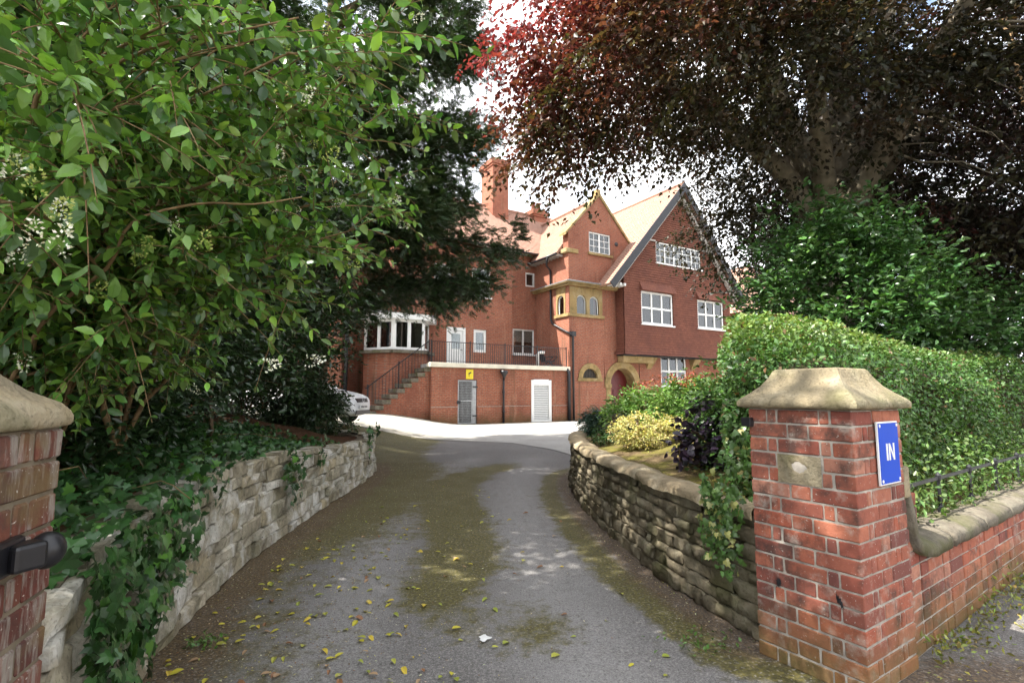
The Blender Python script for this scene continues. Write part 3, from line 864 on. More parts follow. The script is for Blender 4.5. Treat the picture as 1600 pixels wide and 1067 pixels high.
# stone dressed corner windows
def arches(P, cells, s0, s1, z0, z1, spring, mat, dd):
    m = MB()
    def low(u):
        for a, b in cells:
            if a <= u <= b: r = (b-a)/2; c = (a+b)/2; return spring+math.sqrt(max(r*r-(u-c)**2, 0))
        return z0
    n = 60
    us = sorted(set([s0+(s1-s0)*i/n for i in range(n+1)] + [x for c in cells for x in c]))
    for a, b in zip(us, us[1:]):
        mid = (a+b)/2; inc = any(c[0] < mid < c[1] for c in cells)
        if not inc: bx(m, P, a, b, z0, z1, dd, .16)
        else:
            la, lb = low(a+1e-6), low(b-1e-6)
            m.add([P(a,la,dd),P(b,lb,dd),P(b,z1,dd),P(a,z1,dd),P(a,la,.16),P(b,lb,.16)], [(0,1,2,3),(0,4,5,1)])
    for a, b in cells:
        for x in (a, b): m.add([P(x,z0,dd),P(x,spring,dd),P(x,spring,.16),P(x,z0,.16)], [(0,1,2,3)])
    m.build('stone_surround', mat, house)
    for a, b in cells:
        w = MB(); r = (b-a)/2; c = (a+b)/2
        out = [(a, z0)] + [(c-r*math.cos(math.pi*i/12), spring+r*math.sin(math.pi*i/12)) for i in range(13)] + [(b, z0)]
        k = .055
        inn = [(a+k, z0+k)] + [(c-(r-k)*math.cos(math.pi*i/12), spring+(r-k)*math.sin(math.pi*i/12)) for i in range(13)] + [(b-k, z0+k)]
        nn = len(out)
        w.add([P(u,z,.07) for u,z in out]+[P(u,z,.07) for u,z in inn]+[P(u,z,.13) for u,z in inn], 
              [(i,(i+1)%nn,nn+(i+1)%nn,nn+i) for i in range(nn)]+[(nn+i,nn+(i+1)%nn,2*nn+(i+1)%nn,2*nn+i) for i in range(nn)])
        wo = w.build('arched_window', M['white'], house)
        q = MB(); q.add([P(u,z,.10) for u,z in (inn if P is not F0 else inn[::-1])], [tuple(range(nn))]); q.build('pane', M['glass'], wo)
        q = MB(); bx(q, P, a-.2, b+.2, z0-.2, spring+r+.2, .7, .72); q.build('interior', M['dark_room'], wo)
arches(F0, [(.50, 1.14), (1.36, 2.0)], .055, 2.245, 5.50, 6.945, 6.22, M['house_stone'], -.02)
arches(SL(0), [(.42, .98)], .285, 1.095, 5.50, 6.945, 6.25, M['house_stone'], -.02)
q = MB(); bx(q, F0, -.06, 2.32, 5.36, 5.52, -.10, .16); bx(q, SL(0), -.06, 1.2, 5.36, 5.517, -.10, .16); q.build('stone_sill', M['house_stone'], house)
# cornice with lead top round the bay
q = MB()
for (h0, h1, pj) in ((6.98, 7.08, .22), (7.08, 7.17, .36)):
    bx(q, F0, -pj, 3.2, h0, h1, -pj, .02); bx(q, SL(0), .021, 3.08, h0, h1, -pj, .02)
q.build('cornice', M['house_stone'], house)
q = MB(); q.add([(-.38,-.38,7.175),(3.2,-.38,7.175),(3.2,.0,7.30),(0,.0,7.30),(-.38,3.08,7.175),(0,3.08,7.30)], [(0,1,2,3),(0,3,5,4)])
q.add([(-.38,-.38,7.175),(3.2,-.38,7.175),(-.38,3.08,7.175),(-.38,-.38,7.12),(3.2,-.38,7.12),(-.38,3.08,7.12)], [(0,3,4,1),(0,2,5,3)])
q.build('lead_flashing', M['lead'], house)
window(F0, 1.4, 2.92, 8.93, 10.09, 2, 3, sub=2, mul=.09, sill=False)
q = MB(); bx(q, F0, 1.3, 3.02, 8.80, 8.93, -.10, .12); q.build('stone_sill', M['house_stone'], house)
# kneelers and gable copings
q = MB(); bx(q, F0, -.18, .62, 8.72, 8.95, -.08, .45); q.build('corbel', M['house_stone'], house, bevel=.03)
for sx in (0, 1):
    a = (-.22, KN-.08) if sx == 0 else (4.25+.22, KN-.08); b = (AX, AP+.22)
    c_ = (-.22, KN-.22) if sx == 0 else (4.47, KN-.22); d_ = (AX, AP+.02)
    q = MB(); q.prism([a, b, d_, c_] if sx else [c_, d_, b, a], -.08, .5); q.build('gable_coping', M['house_stone'], house)
q = MB(); q.prism([(AX-.16, AP+.05), (AX+.16, AP+.05), (AX+.1, AP+.42), (AX-.1, AP+.42)], -.02, .4); q.build('finial', M['house_stone'], house)
for (u, z) in ((3.35, 9.65),): 
    q = MB(); q.lathe([(.12, 0), (.12, .03), (.04, .05)], n=12); o = q.build('tie_plate', M['black'], house); o.location = (u, 0, z); o.rotation_euler = (math.pi/2, 0, 0)
# lunette
LC, LZ = 1.33, 2.18
ring = lambda r, c, z0: (lambda u: z0+math.sqrt(max(r*r-(u-c)**2, 0)))
m = MB()
arch_cols(m, F0, .55, 2.11, ring(.775, LC, LZ), const(3.05), .0, .1); m.build('tower_wall', HB, house)
m = MB(); arch_cols(m, F0, LC-.775, LC+.775, lambda u: ring(.50, LC, LZ)(u) if abs(u-LC) < .5 else LZ, ring(.775, LC, LZ), -.04, .18, 40); bx(m, F0, .5, 2.16, 2.02, 2.18, -.06, .18)
m.build('arch_ring', M['house_stone'], house)
m = MB(); bx(m, F0, LC-.55, LC+.55, 2.08, 2.75, .12, .14); lo = m.build('lunette', M['dark_room'], house)
m = MB()
for i in range(9): bx(m, F0, LC-.45+.11*i, LC-.43+.11*i, 2.18, 2.68, .09, .11)
m.build('grille', M['black'], lo)
# entrance arch
EC, EZ = 3.6, 1.85
m = MB(); arch_cols(m, F0, 2.30, 4.90, lambda u: ring(1.28, EC, EZ)(u) if abs(u-EC) < 1.28 else 3.25, const(3.25), .0, .1, 40)
bx(m, F0, 4.42, 4.90, -.2, EZ, 0, .5); bx(m, F0, 2.30, 2.78, -.2, EZ, 0, .5)
m.build('tower_wall', HB, house)
m = MB(); arch_cols(m, F0, EC-1.28, EC+1.28, lambda u: ring(.90, EC, EZ)(u) if abs(u-EC) < .9 else EZ, ring(1.28, EC, EZ), -.05, .6, 48)
bx(m, F0, 2.32, 2.72, 1.70, 1.88, -.12, .2); bx(m, F0, 4.48, 4.88, 1.70, 1.88, -.12, .2)
bx(m, F0, 2.42, 2.72, -.2, 1.70, -.03, .2); bx(m, F0, 4.48, 4.78, -.2, 1.70, -.03, .2)
m.build('arch_ring', M['house_stone'], house)
m = MB(); bx(m, F0, 2.3, 4.9, -.2, 3.25, .62, .68); dr_ = m.build('front_door', M['red_door'], house)
m = MB()
for i in range(3): bx(m, F0, 2.95+.5*i, 3.25+.5*i, .3, 1.6, .59, .62)
m.build('door_panel', M['red_door'], dr_)

# --- big tile hung gable (x 3.25..12.2, face y=-.6)
GZ0, GE, GA, GX = 3.48, 7.1, 13.75, 7.8
gl_, gr_ = 1.85, 13.15
roofL = lambda z: gl_+(z-GE)*(GX-gl_)/(GA-GE)
roofR = lambda z: gr_-(z-GE)*(gr_-GX)/(GA-GE)
tw = [(5.79, 9.62, 8.82, 10.06), (4.53, 7.05, 5.22, 7.06), (9.17, 11.57, 5.28, 7.0)]
m = MB(); z = GZ0; gauge = .135
while z < GA-.25:
    z1 = z+gauge
    a, b = max(3.25, roofL(z)), min(12.2, roofR(z)); a1, b1 = max(3.25, roofL(z1)), min(12.2, roofR(z1))
    fl = .17*max(0, 1-(z-GZ0)/.55)**2; fl1 = .17*max(0, 1-(z1-GZ0)/.55)**2
    cuts = sorted((o[0], o[1]) for o in tw if o[2] < (z+z1)/2 < o[3]); segs = []; p, p1 = a-fl, a1-fl1
    for c0, c1 in cuts: segs.append((p, p1, c0, c0)); p = p1 = c1
    segs.append((p, p1, b, b1))
    for s0, s01, s1, s11 in segs:
        if s1 > s0: m.add([(s0,-.652-fl,z),(s1,-.652-fl,z),(s11,-.602-fl1,z1),(s01,-.602-fl1,z1),(s0,-.60-fl,z),(s1,-.60-fl,z)], [(0,1,2,3),(4,5,1,0)])
    if z < 8.6:
        m.add([(3.20-fl,-.6-fl,z),(3.20-fl,0,z),(3.248-fl1,0,z1),(3.248-fl1,-.6-fl1,z1),(3.25-fl,-.6-fl,z),(3.25-fl,0,z)], [(1,0,3,2),(5,4,0,1)])
    z = z1
for u0, u1, z0, z1 in tw:
    G = FR(-.6); d = .2
    m.add([G(u0,z0),G(u1,z0),G(u1,z1),G(u0,z1),G(u0,z0,d),G(u1,z0,d),G(u1,z1,d),G(u0,z1,d)], [(0,1,5,4),(1,2,6,5),(2,3,7,6),(3,0,4,7)])
    # flared tile hood
    m.add([(u0-.1,-.86,z1+.02),(u1+.1,-.86,z1+.02),(u1+.1,-.62,z1+.5),(u0-.1,-.62,z1+.5),(u0-.1,-.6,z1+.02),(u1+.1,-.6,z1+.02)], [(0,1,2,3),(4,5,1,0),(0,3,4),(1,5,2)]) if z1 < 8 else None
o = m.build('hung_tiles', M['tile_hung'], house); o['kind'] = 'stuff'
m = MB(); m.box(3.2, 12.2, -.6, .1, GZ0-.06, GZ0-.002); m.build('jetty_soffit', M['barge'], house)
m = MB(); m.box(12.2, 12.24, -.6, 9, -.3, 8.2); m.box(3.3, 12.2, 8.9, 9, -.3, 9); m.build('tower_wall', HB, house)
Gf = FR(-.62)
window(Gf, 5.79, 9.62, 8.82, 10.06, 5, 3, sub=2, mul=.1, bar=.035)
window(Gf, 4.53, 7.05, 5.22, 7.06, 3, 2, mul=.12, bar=.11, fw=.11, blind=(.0, .98))
window(Gf, 9.17, 11.57, 5.28, 7.0, 3, 2, mul=.12, bar=.11, fw=.11, blind=(.0, .98))
window(F0, 6.59, 8.73, 1.75, 3.60, 3, 2, mul=.11, bar=.10, fw=.10)
# sandstone beam and brackets below the jetty
m = MB(); m.box(3.25, 5.5, -.5, -.02, 3.05, 3.41); m.build('stone_beam', M['house_stone'], house, bevel=.03)
for u in (5.62, 9.3, 11.9):
    m = MB(); m.add([(u-.16,0,2.75),(u+.16,0,2.75),(u+.3,-.45,3.40),(u-.3,-.45,3.40),(u+.3,0,3.40),(u-.3,0,3.40)], [(0,1,2,3),(0,3,5),(1,4,2),(2,4,5,3)]); m.build('bracket', M['house_stone'], house)
# roof slopes
Y0, Y1 = -1.12, 9.3
roof_plane((gl_,Y0,GE),(gl_,Y1,GE),(GX,Y1,GA),(GX,Y0,GA),(-(GA-GE),0,GX-gl_))
roof_plane((gr_,Y0,GE),(gr_,Y1,GE),(GX,Y1,GA),(GX,Y0,GA),(GA-GE,0,gr_-GX))
m = MB(); m.tube([(GX,Y0,GA+.02),(GX,Y1,GA+.02)], .11, 8); m.build('ridge_tiles', M['roof_tile'], house, True)
# barge boards and inner grey verge timbers
for s, (ex, name_) in enumerate(((gl_, 0), (gr_, 1))):
    sg_ = -1 if s == 0 else 1
    nx, nz = sg_*(GA-GE), abs(GX-ex); ln = math.hypot(nx, nz); nx /= ln; nz /= ln
    A = Vector((ex, 0, GE)); B = Vector((GX, 0, GA))
    q = MB(); q.prism([(A.x+nx*.06, A.z+nz*.06), (B.x, B.z+.09), (B.x, B.z-.50), (A.x-nx*.34, A.z-nz*.34)][::(1 if s else -1)], Y0-.05, Y0+.0)
    q.build('barge_board', M['barge'], house)
    t0 = A.lerp(B, .03); t1 = A.lerp(B, .97); off = Vector((-nx*.42, 0, -nz*.42))
    q = MB(); a = t0+off; b = t1+off; a.y = b.y = -.82; q.bar(a, b, .14, .22, (0,1,0)); q.build('verge_timber', M['greyboard'], house)
m = MB(); bx(m, FR(-.66), 9.7, roofR(10.06)-.2, 10.0, 10.08, -.06, 0); bx(m, FR(-.66), roofL(10.06)+.2, 5.7, 10.0, 10.08, -.06, 0); m.build('tie_band', M['greyboard'], house)
m = MB()
for u in (2.35, 2.8, 3.1): m.box(u-.06, u+.06, -.9, -.2, 7.12, 7.26)
m.build('rafter_feet', M['white'], house)['kind'] = 'stuff'

# --- left wing
m = MB()
wo_ = [(-5.69, -4.62, 2.6, 4.72), (-4.18, -3.43, 3.49, 4.68), (-6.4, -5.5, 6.4, 7.9), (-4.3, -3.2, 6.4, 7.9)]
banded(m, FR(2.6), [-.4, 9.3], const(-8.5), const(-1.87), wo_)
banded(m, FR(3.1), [-.4, 9.4], const(-1.87), const(0), [(-1.53, -.10, 3.54, 4.95), (-.68, -.05, 7.40, 8.22)])
m.add([(-1.87,2.6,-.4),(-1.87,3.1,-.4),(-1.87,3.1,9.3),(-1.87,2.6,9.3)], [(0,1,2,3)])
m.add([(-8.5,2.6,-.4),(-8.5,4.2,-.4),(-8.5,4.2,9.3),(-8.5,2.6,9.3)], [(1,0,3,2)])
banded(m, FR(4.2), [-.4, 8.6], const(-11.2), const(-8.5))
m.box(-19, -10.9, 1.9, 9, -.4, 8.4)
m.add([(-8.5,9,-.4),(4.25,9,-.4),(4.25,9,9.3),(-8.5,9,9.3)], [(0,1,2,3)])
m.build('wing_wall', HB, house)
roof_plane((-9.0,2.15,9.15),(-1.45,2.15,9.15),(-1.45,6.4,12.95),(-9.0,6.4,12.95),(0,-(3.8),4.25))
roof_plane((-1.45,2.65,9.25),(.6,2.65,9.25),(4.4,6.4,12.95),(-1.45,6.4,12.95),(0,-3.7,3.75))
roof_plane((-9.0,10.4,9.15),(6,10.4,9.15),(6,6.4,12.95),(-9.0,6.4,12.95),(0,3.8,4.25))
roof_plane((-19.3,1.4,8.3),(-10.5,1.4,8.3),(-10.5,5,11.6),(-19.3,5,11.6),(0,-3.3,3.6))
roof_plane((-.45,.46,8.72),(-.45,3.4,8.72),(AX,6.4,AP-.1),(AX,.46,AP-.1),(-3.3,0,2.55))
roof_plane((4.7,.46,8.72),(4.7,6,8.72),(AX,6.4,AP-.1),(AX,.46,AP-.1),(3.3,0,2.55))
m = MB(); m.tube([(-9,6.4,12.98),(4.4,6.4,12.98)], .11, 8); m.tube([(AX,.5,AP-.06),(AX,6.4,AP-.06)], .1, 8); m.build('ridge_tiles', M['roof_tile'], house, True)
m = MB()
for i in range(26): x = -8.9+i*.29; m.box(x, x+.09, 2.2, 2.6, 9.0, 9.12)
for i in range(9): y = .5+i*.31; m.box(-.42, -.0, y, y+.09, 8.60, 8.72)
m.build('eave_brackets', M['greyboard'], house)['kind'] = 'stuff'
m = MB(); m.tube([(-9,2.12,9.1),(-1.4,2.12,9.1)], .06, 8); m.tube([(-.5,.4,8.68),(-.5,3.3,8.68)], .065, 8); m.tube([(-1.4,2.62,9.2),(.3,2.62,9.2)], .055, 8); m.build('gutter', M['black'], house, True)
window(FR(2.6), -4.18, -3.43, 3.49, 4.68, 1, 1, fw=.14, sill=False)
window(FR(2.6), -6.4, -5.5, 6.4, 7.9, 2, 2); window(FR(2.6), -4.3, -3.2, 6.4, 7.9, 2, 2)
window(FR(3.1), -1.53, -.10, 3.54, 4.95, 2, 1, fw=.08, mul=.09, blind=(.5, .97))
window(FR(3.1), -.68, -.05, 7.40, 8.22, 1, 1, fw=.09, sill=False)
# white half glazed back door
m = MB(); D = FR(2.6); bx(m, D, -5.69, -5.55, 2.6, 4.72, .02, .14); bx(m, D, -4.76, -4.62, 2.6, 4.72, .02, .14); bx(m, D, -5.55, -4.76, 4.56, 4.72, .02, .14)
bx(m, D, -5.55, -5.40, 2.62, 4.56, .06, .11); bx(m, D, -4.91, -4.76, 2.62, 4.56, .06, .11); bx(m, D, -5.40, -4.91, 4.40, 4.56, .06, .11)
bx(m, D, -5.40, -4.91, 2.62, 3.62, .06, .11)
for i in range(6): bx(m, D, -5.38+.08*i, -5.32+.08*i, 2.75, 3.5, .05, .06)
dd = m.build('back_door', M['white'], house)
m = MB(); bx(m, D, -5.40, -4.91, 3.62, 4.40, .08, .09); m.build('pane', M['glass'], dd)
m = MB(); bx(m, D, -5.40, -4.91, 3.62, 4.40, .10, .11); m.build('blind', M['blind'], dd)
m = MB(); bx(m, D, -4.90, -4.80, 3.56, 3.59, .02, .05); m.build('handle', M['black'], dd)
# canted bay window left of the door
bayp = [(-9.75, 2.75), (-8.80, 1.4), (-7.30, 1.4), (-6.62, 2.6)]
m = MB(); mw = []
for (x0, y0), (x1, y1) in zip(bayp, bayp[1:]):
    m.add([(x0,y0,-.3),(x1,y1,-.3),(x1,y1,3.2),(x0,y0,3.2)], [(0,1,2,3)])
m.build('bay_wall', HB, house)
m = MB(); cs_ = [(x+dx, y) for (x, y), dx in zip(bayp, (-.15, -.06, .06, .15))]
for (x0, y0), (x1, y1) in zip(cs_, cs_[1:]): m.bar((x0,y0-.05,3.27), (x1,y1-.05,3.27), .24, .14)
m.build('bay_sill', M['coping'], house)
for bi, ((x0, y0), (x1, y1)) in enumerate(zip(bayp, bayp[1:])):
    e = Vector((x1-x0, y1-y0)); L = e.length; e = e/L; nn = Vector((-e.y, e.x))
    def PB(u, z, d=0, x0=x0, y0=y0, e=e, nn=nn): return (x0+e.x*u+nn.x*d, y0+e.y*u+nn.y*d, z)
    window(PB, 0, L, 3.34, 4.75, 2 if bi == 0 or bi == 1 else 1, 1, fw=.13, mul=.16, d=.06, sill=False)
m = MB(); m.add([(x+dx, y-.18, z) for z in (4.74, 5.0) for (x, y), dx in zip(bayp, (-.25,-.1,.1,.3))]+[(-9.75,3,4.74),(-6.3,3,4.74),(-9.75,3,5.3),(-6.3,3,5.3)],
   [(0,1,5,4),(1,2,6,5),(2,3,7,6),(0,8,9,3,2,1)]); m.build('bay_fascia', M['white'], house)
m = MB(); m.add([(x+dx, y-.2, 5.003) for (x, y), dx in zip(bayp, (-.28,-.12,.12,.33))]+[(-9.75,3.0,5.35),(-6.3,2.59,5.22)], [(0,1,2,3,5,4)]); m.build('bay_roof', M['lead'], house)
# chimneys
def chimney(x0, x1, y0, y1, z0, z1, pots):
    m = MB(); m.box(x0, x1, y0, y1, z0, z1-.5); m.box(x0-.06, x1+.06, y0-.06, y1+.06, z1-.5, z1-.36); m.box(x0-.12, x1+.12, y0-.12, y1+.12, z1-.36, z1-.12); m.box(x0-.05, x1+.05, y0-.05, y1+.05, z1-.12, z1)
    c = m.build('chimney', HB, house)
    for i in range(pots):
        q = MB(); q.lathe([(.16, 0), (.14, .1), (.13, .5), (.17, .53), (.17, .6), (.1, .6)], ((x0+x1)/2+(i-(pots-1)/2)*.42, (y0+y1)/2, z1), 12); q.build('chimney_pot', M['tile_hung'], c, True)
chimney(-1.55, -.45, 5.4, 6.9, 10, 15.75, 0)
chimney(1.75, 2.75, 5.9, 6.9, 11, 13.3, 2)
# rain pipes
def pipe(name, pts, r, root=house, clips=True):
    q = MB(); q.tube(pts, r, 8); o = q.build(name, M['black'], root, True); return o
pipe('downpipe', [(-.5,1.2,8.62),(-.35,1.5,8.3),(-.09,1.5,8.0),(-.09,1.5,5.35),(-.09,1.35,5.1),(-.12,.1,4.55),(-.1,-.12,4.45),(.14,-.12,4.3),(.14,-.12,0)], .055)
q = MB(); q.box(.02, .26, -.24, 0, 4.3, 4.55); q.build('hopper', M['black'], house)
pipe('downpipe', [(-10.75,1.8,8.2),(-10.75,1.8,.3)], .09)

# ------------------------------------------------------------------ brick terrace, steps and railings
TB = M['terrace_brick']
ter = thing('brick_terrace', 'raised red brick terrace with cream ledge in front of the house', 'terrace', H0, HANG)
m = MB(); to = [(-6.25, -5.30, -.1, 2.0), (-2.35, -1.15, -.1, 2.08)]
banded(m, F0, [-.4, 2.53], const(-7.5), const(-.12), to, .3)
m.add([(-7.5,0,-.4),(-7.5,2.6,-.4),(-7.5,2.6,2.53),(-7.5,0,2.53)], [(1,0,3,2)])
m.build('retaining_wall', TB, ter)
for a, b in ((-7.5, -6.28), (-5.26, -2.42), (-1.08, -.12)):
    q = MB(); bx(q, F0, a-.03, b, -.4, .78, -.045, -.002); q.build('plinth', TB, ter)
    q = MB(); bx(q, F0, a-.03, b, .782, .80, -.055, -.002); q.build('plinth_course', M['mortar'], ter)
q = MB(); q.box(-7.62, -.02, -.10, .35, 2.535, 2.735); q.build('ledge', M['offwhite'], ter, bevel=.02)
q = MB(); q.box(-7.5, -.02, .35, 2.59, 2.55, 2.70); q.build('deck', M['concrete'], ter)
q = MB(); q.box(-8.5, -7.66, 1.95, 2.35, 2.52, 2.72); q.build('ledge', M['offwhite'], ter, bevel=.02)
# iron lattice gate in the terrace wall
ig = thing('lattice_gate', 'grey iron lattice gate closing the opening in the terrace wall', 'gate', H0, HANG)
q = MB()
for x in (-6.24, -5.56): bx(q, F0, x, x+.05, .03, 1.98, .02, .06)
for z in (.03, 1.02, 1.93): bx(q, F0, -6.19, -5.56, z, z+.05, .02, .06)
bx(q, F0, -5.50, -5.32, .03, 1.98, .025, .05)
q.build('frame', M['gate_grey'], ig)
q = MB()
for i in range(1, 10): bx(q, F0, -6.19+.063*i-.008, -6.19+.063*i+.008, .08, 1.93, .03, .045)
q.build('upright_bars', M['gate_grey'], ig)['kind'] = 'stuff'
q = MB()
for i in range(1, 26): bx(q, F0, -6.19, -5.56, .08+.073*i-.008, .08+.073*i+.008, .046, .06)
q.build('cross_bars', M['gate_grey'], ig)['kind'] = 'stuff'
q = MB(); bx(q, F0, -6.30, -6.12, .92, 1.06, -.03, .07); q.build('lock_box', M['black'], ig, bevel=.01)
for z in (.35, 1.65): q = MB(); bx(q, F0, -5.5, -5.26, z, z+.06, -.02, .03); q.build('hinge', M['black'], ig)
q = MB(); bx(q, F0, -6.6, -5.0, -.2, 2.3, 1.2, 1.25); q.build('store_back', M['dark_room'], ig)
# louvred door
ld = thing('louvred_door', 'white louvred plant room door in the terrace wall', 'door', H0, HANG)
q = MB()
pts = [(-2.35, 0), (-2.35, 2.04), (-1.75, 2.08), (-1.15, 2.04), (-1.15, 0)]
bx(q, F0, -2.345, -2.19, .0, 2.04, -.012, .06); bx(q, F0, -1.31, -1.155, .0, 2.04, -.012, .06); bx(q, F0, -2.19, -1.31, 1.78, 2.07, -.012, .06); bx(q, F0, -2.19, -1.31, 0, .12, -.012, .06)
q.build('frame', M['white'], ld)
sl_me = MB().add([(-.44,0,-.02),(.44,0,-.02),(.44,.045,.035),(-.44,.045,.035),(-.44,.008,-.026),(.44,.008,-.026),(.44,.053,.029),(-.44,.053,.029)],
                 [(0,1,2,3),(7,6,5,4),(0,4,5,1),(2,6,7,3)]).mesh('slat', M['white'])
for i in range(19): o = link('slat', sl_me, ld); o.location = (-1.75, .0, .17+.0865*i)
q = MB(); bx(q, F0, -2.2, -1.3, .1, 1.8, .075, .09); q.build('backing', M['lead'], ld)
# rain pipe with hopper on the terrace wall, and the thick one at its end
hp = thing('rain_pipe', 'black cast iron rain pipe with funnel hopper between gate and louvred door', 'pipe', H0, HANG)
pipe('downpipe', [(-3.95,-.1,2.2),(-3.95,-.1,0)], .05, hp)
q = MB(); q.lathe([(.05, 2.05), (.06, 2.15), (.17, 2.33), (.18, 2.45), (.16, 2.45)], (-3.95,-.14,0), 10); q.build('hopper', M['black'], hp, True)
for z in (.5, 1.4): q = MB(); q.lathe([(.065, z), (.065, z+.08)], (-3.95,-.1,0), 10); q.build('collar', M['black'], hp, True)
hp = thing('rain_pipe', 'thick black rain pipe at the corner where terrace meets house', 'pipe', H0, HANG)
pipe('downpipe', [(-.2,-.02,2.62),(-.16,-.14,2.45),(-.16,-.14,0)], .085, hp)
# yellow notice
wsn = thing('camera_notice', 'small yellow notice with black camera symbol above the lattice gate', 'sign', H0, HANG)
q = MB(); bx(q, F0, -5.86, -5.50, 2.03, 2.46, -.02, -.006); q.build('plate', M['yellow'], wsn)
q = MB(); q.add([F0(-5.76, 2.28, -.023), F0(-5.62, 2.36, -.023), F0(-5.59, 2.31, -.023), F0(-5.73, 2.23, -.023)], [(0,1,2,3)]); bx(q, F0, -5.72, -5.70, 2.14, 2.25, -.024, -.021); q.build('camera_symbol', M['black'], wsn)

# steps
stp = thing('stone_steps', 'worn stone steps climbing beside the terrace to the back door', 'steps', H0, HANG)
NS = 9
for k in range(NS):
    x0 = -10.2+.30*k; z = .62+.232*k
    q = MB(); q.box(x0, x0+.36, .15, 1.35, z-.15, z+.03); q.build('tread', M['coping'], stp, bevel=.015)
    q = MB(); q.box(x0+.06, x0+.36 if k < NS-1 else -7.52, .20, 1.3, -.2, z-.152); q.build('riser_wall', TB, stp)
# railings
rl = thing('terrace_railing', 'thin black iron railing along the terrace ledge', 'railing', H0, HANG)
ball = MB().box(-.008, .008, -.008, .008, 0, .93).mesh('baluster', M['black'])
for i in range(64): o = link('baluster', ball, rl); o.location = (-7.45+.116*i, .12, 2.74)
MB().box(-7.5, -.1, .10, .14, 3.66, 3.69).build('top_rail', M['black'], rl); MB().box(-7.5, -.1, .105, .135, 2.80, 2.82).build('bottom_rail', M['black'], rl)
for x in (-7.5, -5.6, -3.75, -1.9, -.12): MB().box(x-.02, x+.02, .10, .14, 2.735, 3.75).build('post', M['black'], rl)
r2 = thing('stair_railing', 'black iron handrail sloping down the stone steps', 'railing', H0, HANG)
for i in range(19):
    o = link('baluster', ball, r2); x = -10.15+.14*i; o.location = (x, .25, .68+.232*(x+10.2)/.30+.0); o.scale = (1, 1, 1.05)
MB().bar((-10.3,.25,1.57),(-7.5,.25,3.72),.04,.04).build('top_rail', M['black'], r2)
for x, z in ((-10.2,.6),(-8.9,1.6),(-7.55,2.6)): MB().box(x-.022,x+.022,.23,.27,z,z+1.15).build('post', M['black'], r2)
# white flue and black garden chair on the terrace
fl = thing('flue_pipe', 'white elbow flue pipe standing on the terrace below the window', 'pipe', H0, HANG)
q = MB(); q.tube([(-1.15,1.2,2.7),(-1.15,1.2,3.42),(-1.10,1.15,3.5),(-.85,1.0,3.5)], .075, 10); q.build('flue', M['white'], fl, True)
gc = thing('garden_chair', 'black folding garden chair on the terrace beside the flue', 'chair', H0, HANG)
MB().box(-.85,-.35,.75,1.2,3.02,3.06).build('seat', M['black'], gc)
MB().bar((-.80,1.15,3.05),(-.95,1.35,3.62),.42,.03,(1,0,0)).build('backrest', M['black'], gc)
for s in (.77, 1.17):
    MB().bar((-.9,s,2.71),(-.2,s,3.30),.035,.035).build('leg', M['black'], gc); MB().bar((-.3,s,2.71),(-.85,s,3.1),.035,.035).build('leg', M['black'], gc)
    MB().bar((-.75,s,3.28),(-.22,s,3.30),.04,.03).build('armrest', M['black'], gc)

# ------------------------------------------------------------------ neighbouring house behind the gable
nb = thing('neighbouring_house', 'far red brick house with pale pink tiled roofs right of the gable', 'house', (22.3, 40.0, 0), math.radians(31))
q = MB(); q.box(-2, 3.2, 2, 9, 0, 8.2); q.box(3.2, 14, 4, 10, 0, 8.2); q.build('wall', M['house_brick'], nb)
def nroof(A, B, C, D, n):
    m = MB(); lapped(m, A, B, C, D, .2, .02, n); m.add([A, B, C, D], [(0,1,2,3)]); o = m.build('roof_slope', M['roof_tile'], nb); o['kind'] = 'stuff'
nroof((-2.5,1.5,8),(-2.5,9.5,8),(.8,9.5,12.6),(.8,4.2,12.6),(-4.6,0,3.3))
nroof((-2.5,1.5,8),(3.7,1.5,8),(.8,4.2,12.6),(.8,4.2,12.6),(0,-4.6,2.7))
nroof((3.7,1.5,8),(3.7,9.5,8),(.8,9.5,12.6),(.8,4.2,12.6),(4.6,0,3.3))
nroof((3.2,3.5,8),(14.4,3.5,8),(14.4,7,12.2),(3.2,7,12.2),(0,-4.2,3.5))
for (u, z) in ((-.4, 5.6), (1.6, 5.6), (5.5, 5.6), (8, 5.6)):
    yy = 2 if u < 3 else 4
    q = MB(); bx(q, FR(yy), u, u+1.1, z, z+1.6, -.04, .02); w_ = q.build('window', M['white'], nb)
    for a, b in ((u+.1, u+.5), (u+.6, u+1.0)): q = MB(); bx(q, FR(yy), a, b, z+.1, z+1.5, -.045, -.02); q.build('pane', M['glass'], w_)

# ------------------------------------------------------------------ white car by the steps
CARX = (-4.1, 14.1); cg = float(gz(CARX[0]-1.5, CARX[1]))
car = thing('parked_car', 'white hatchback car parked nose out behind the bank', 'car', (CARX[0], CARX[1], cg), math.radians(-6))
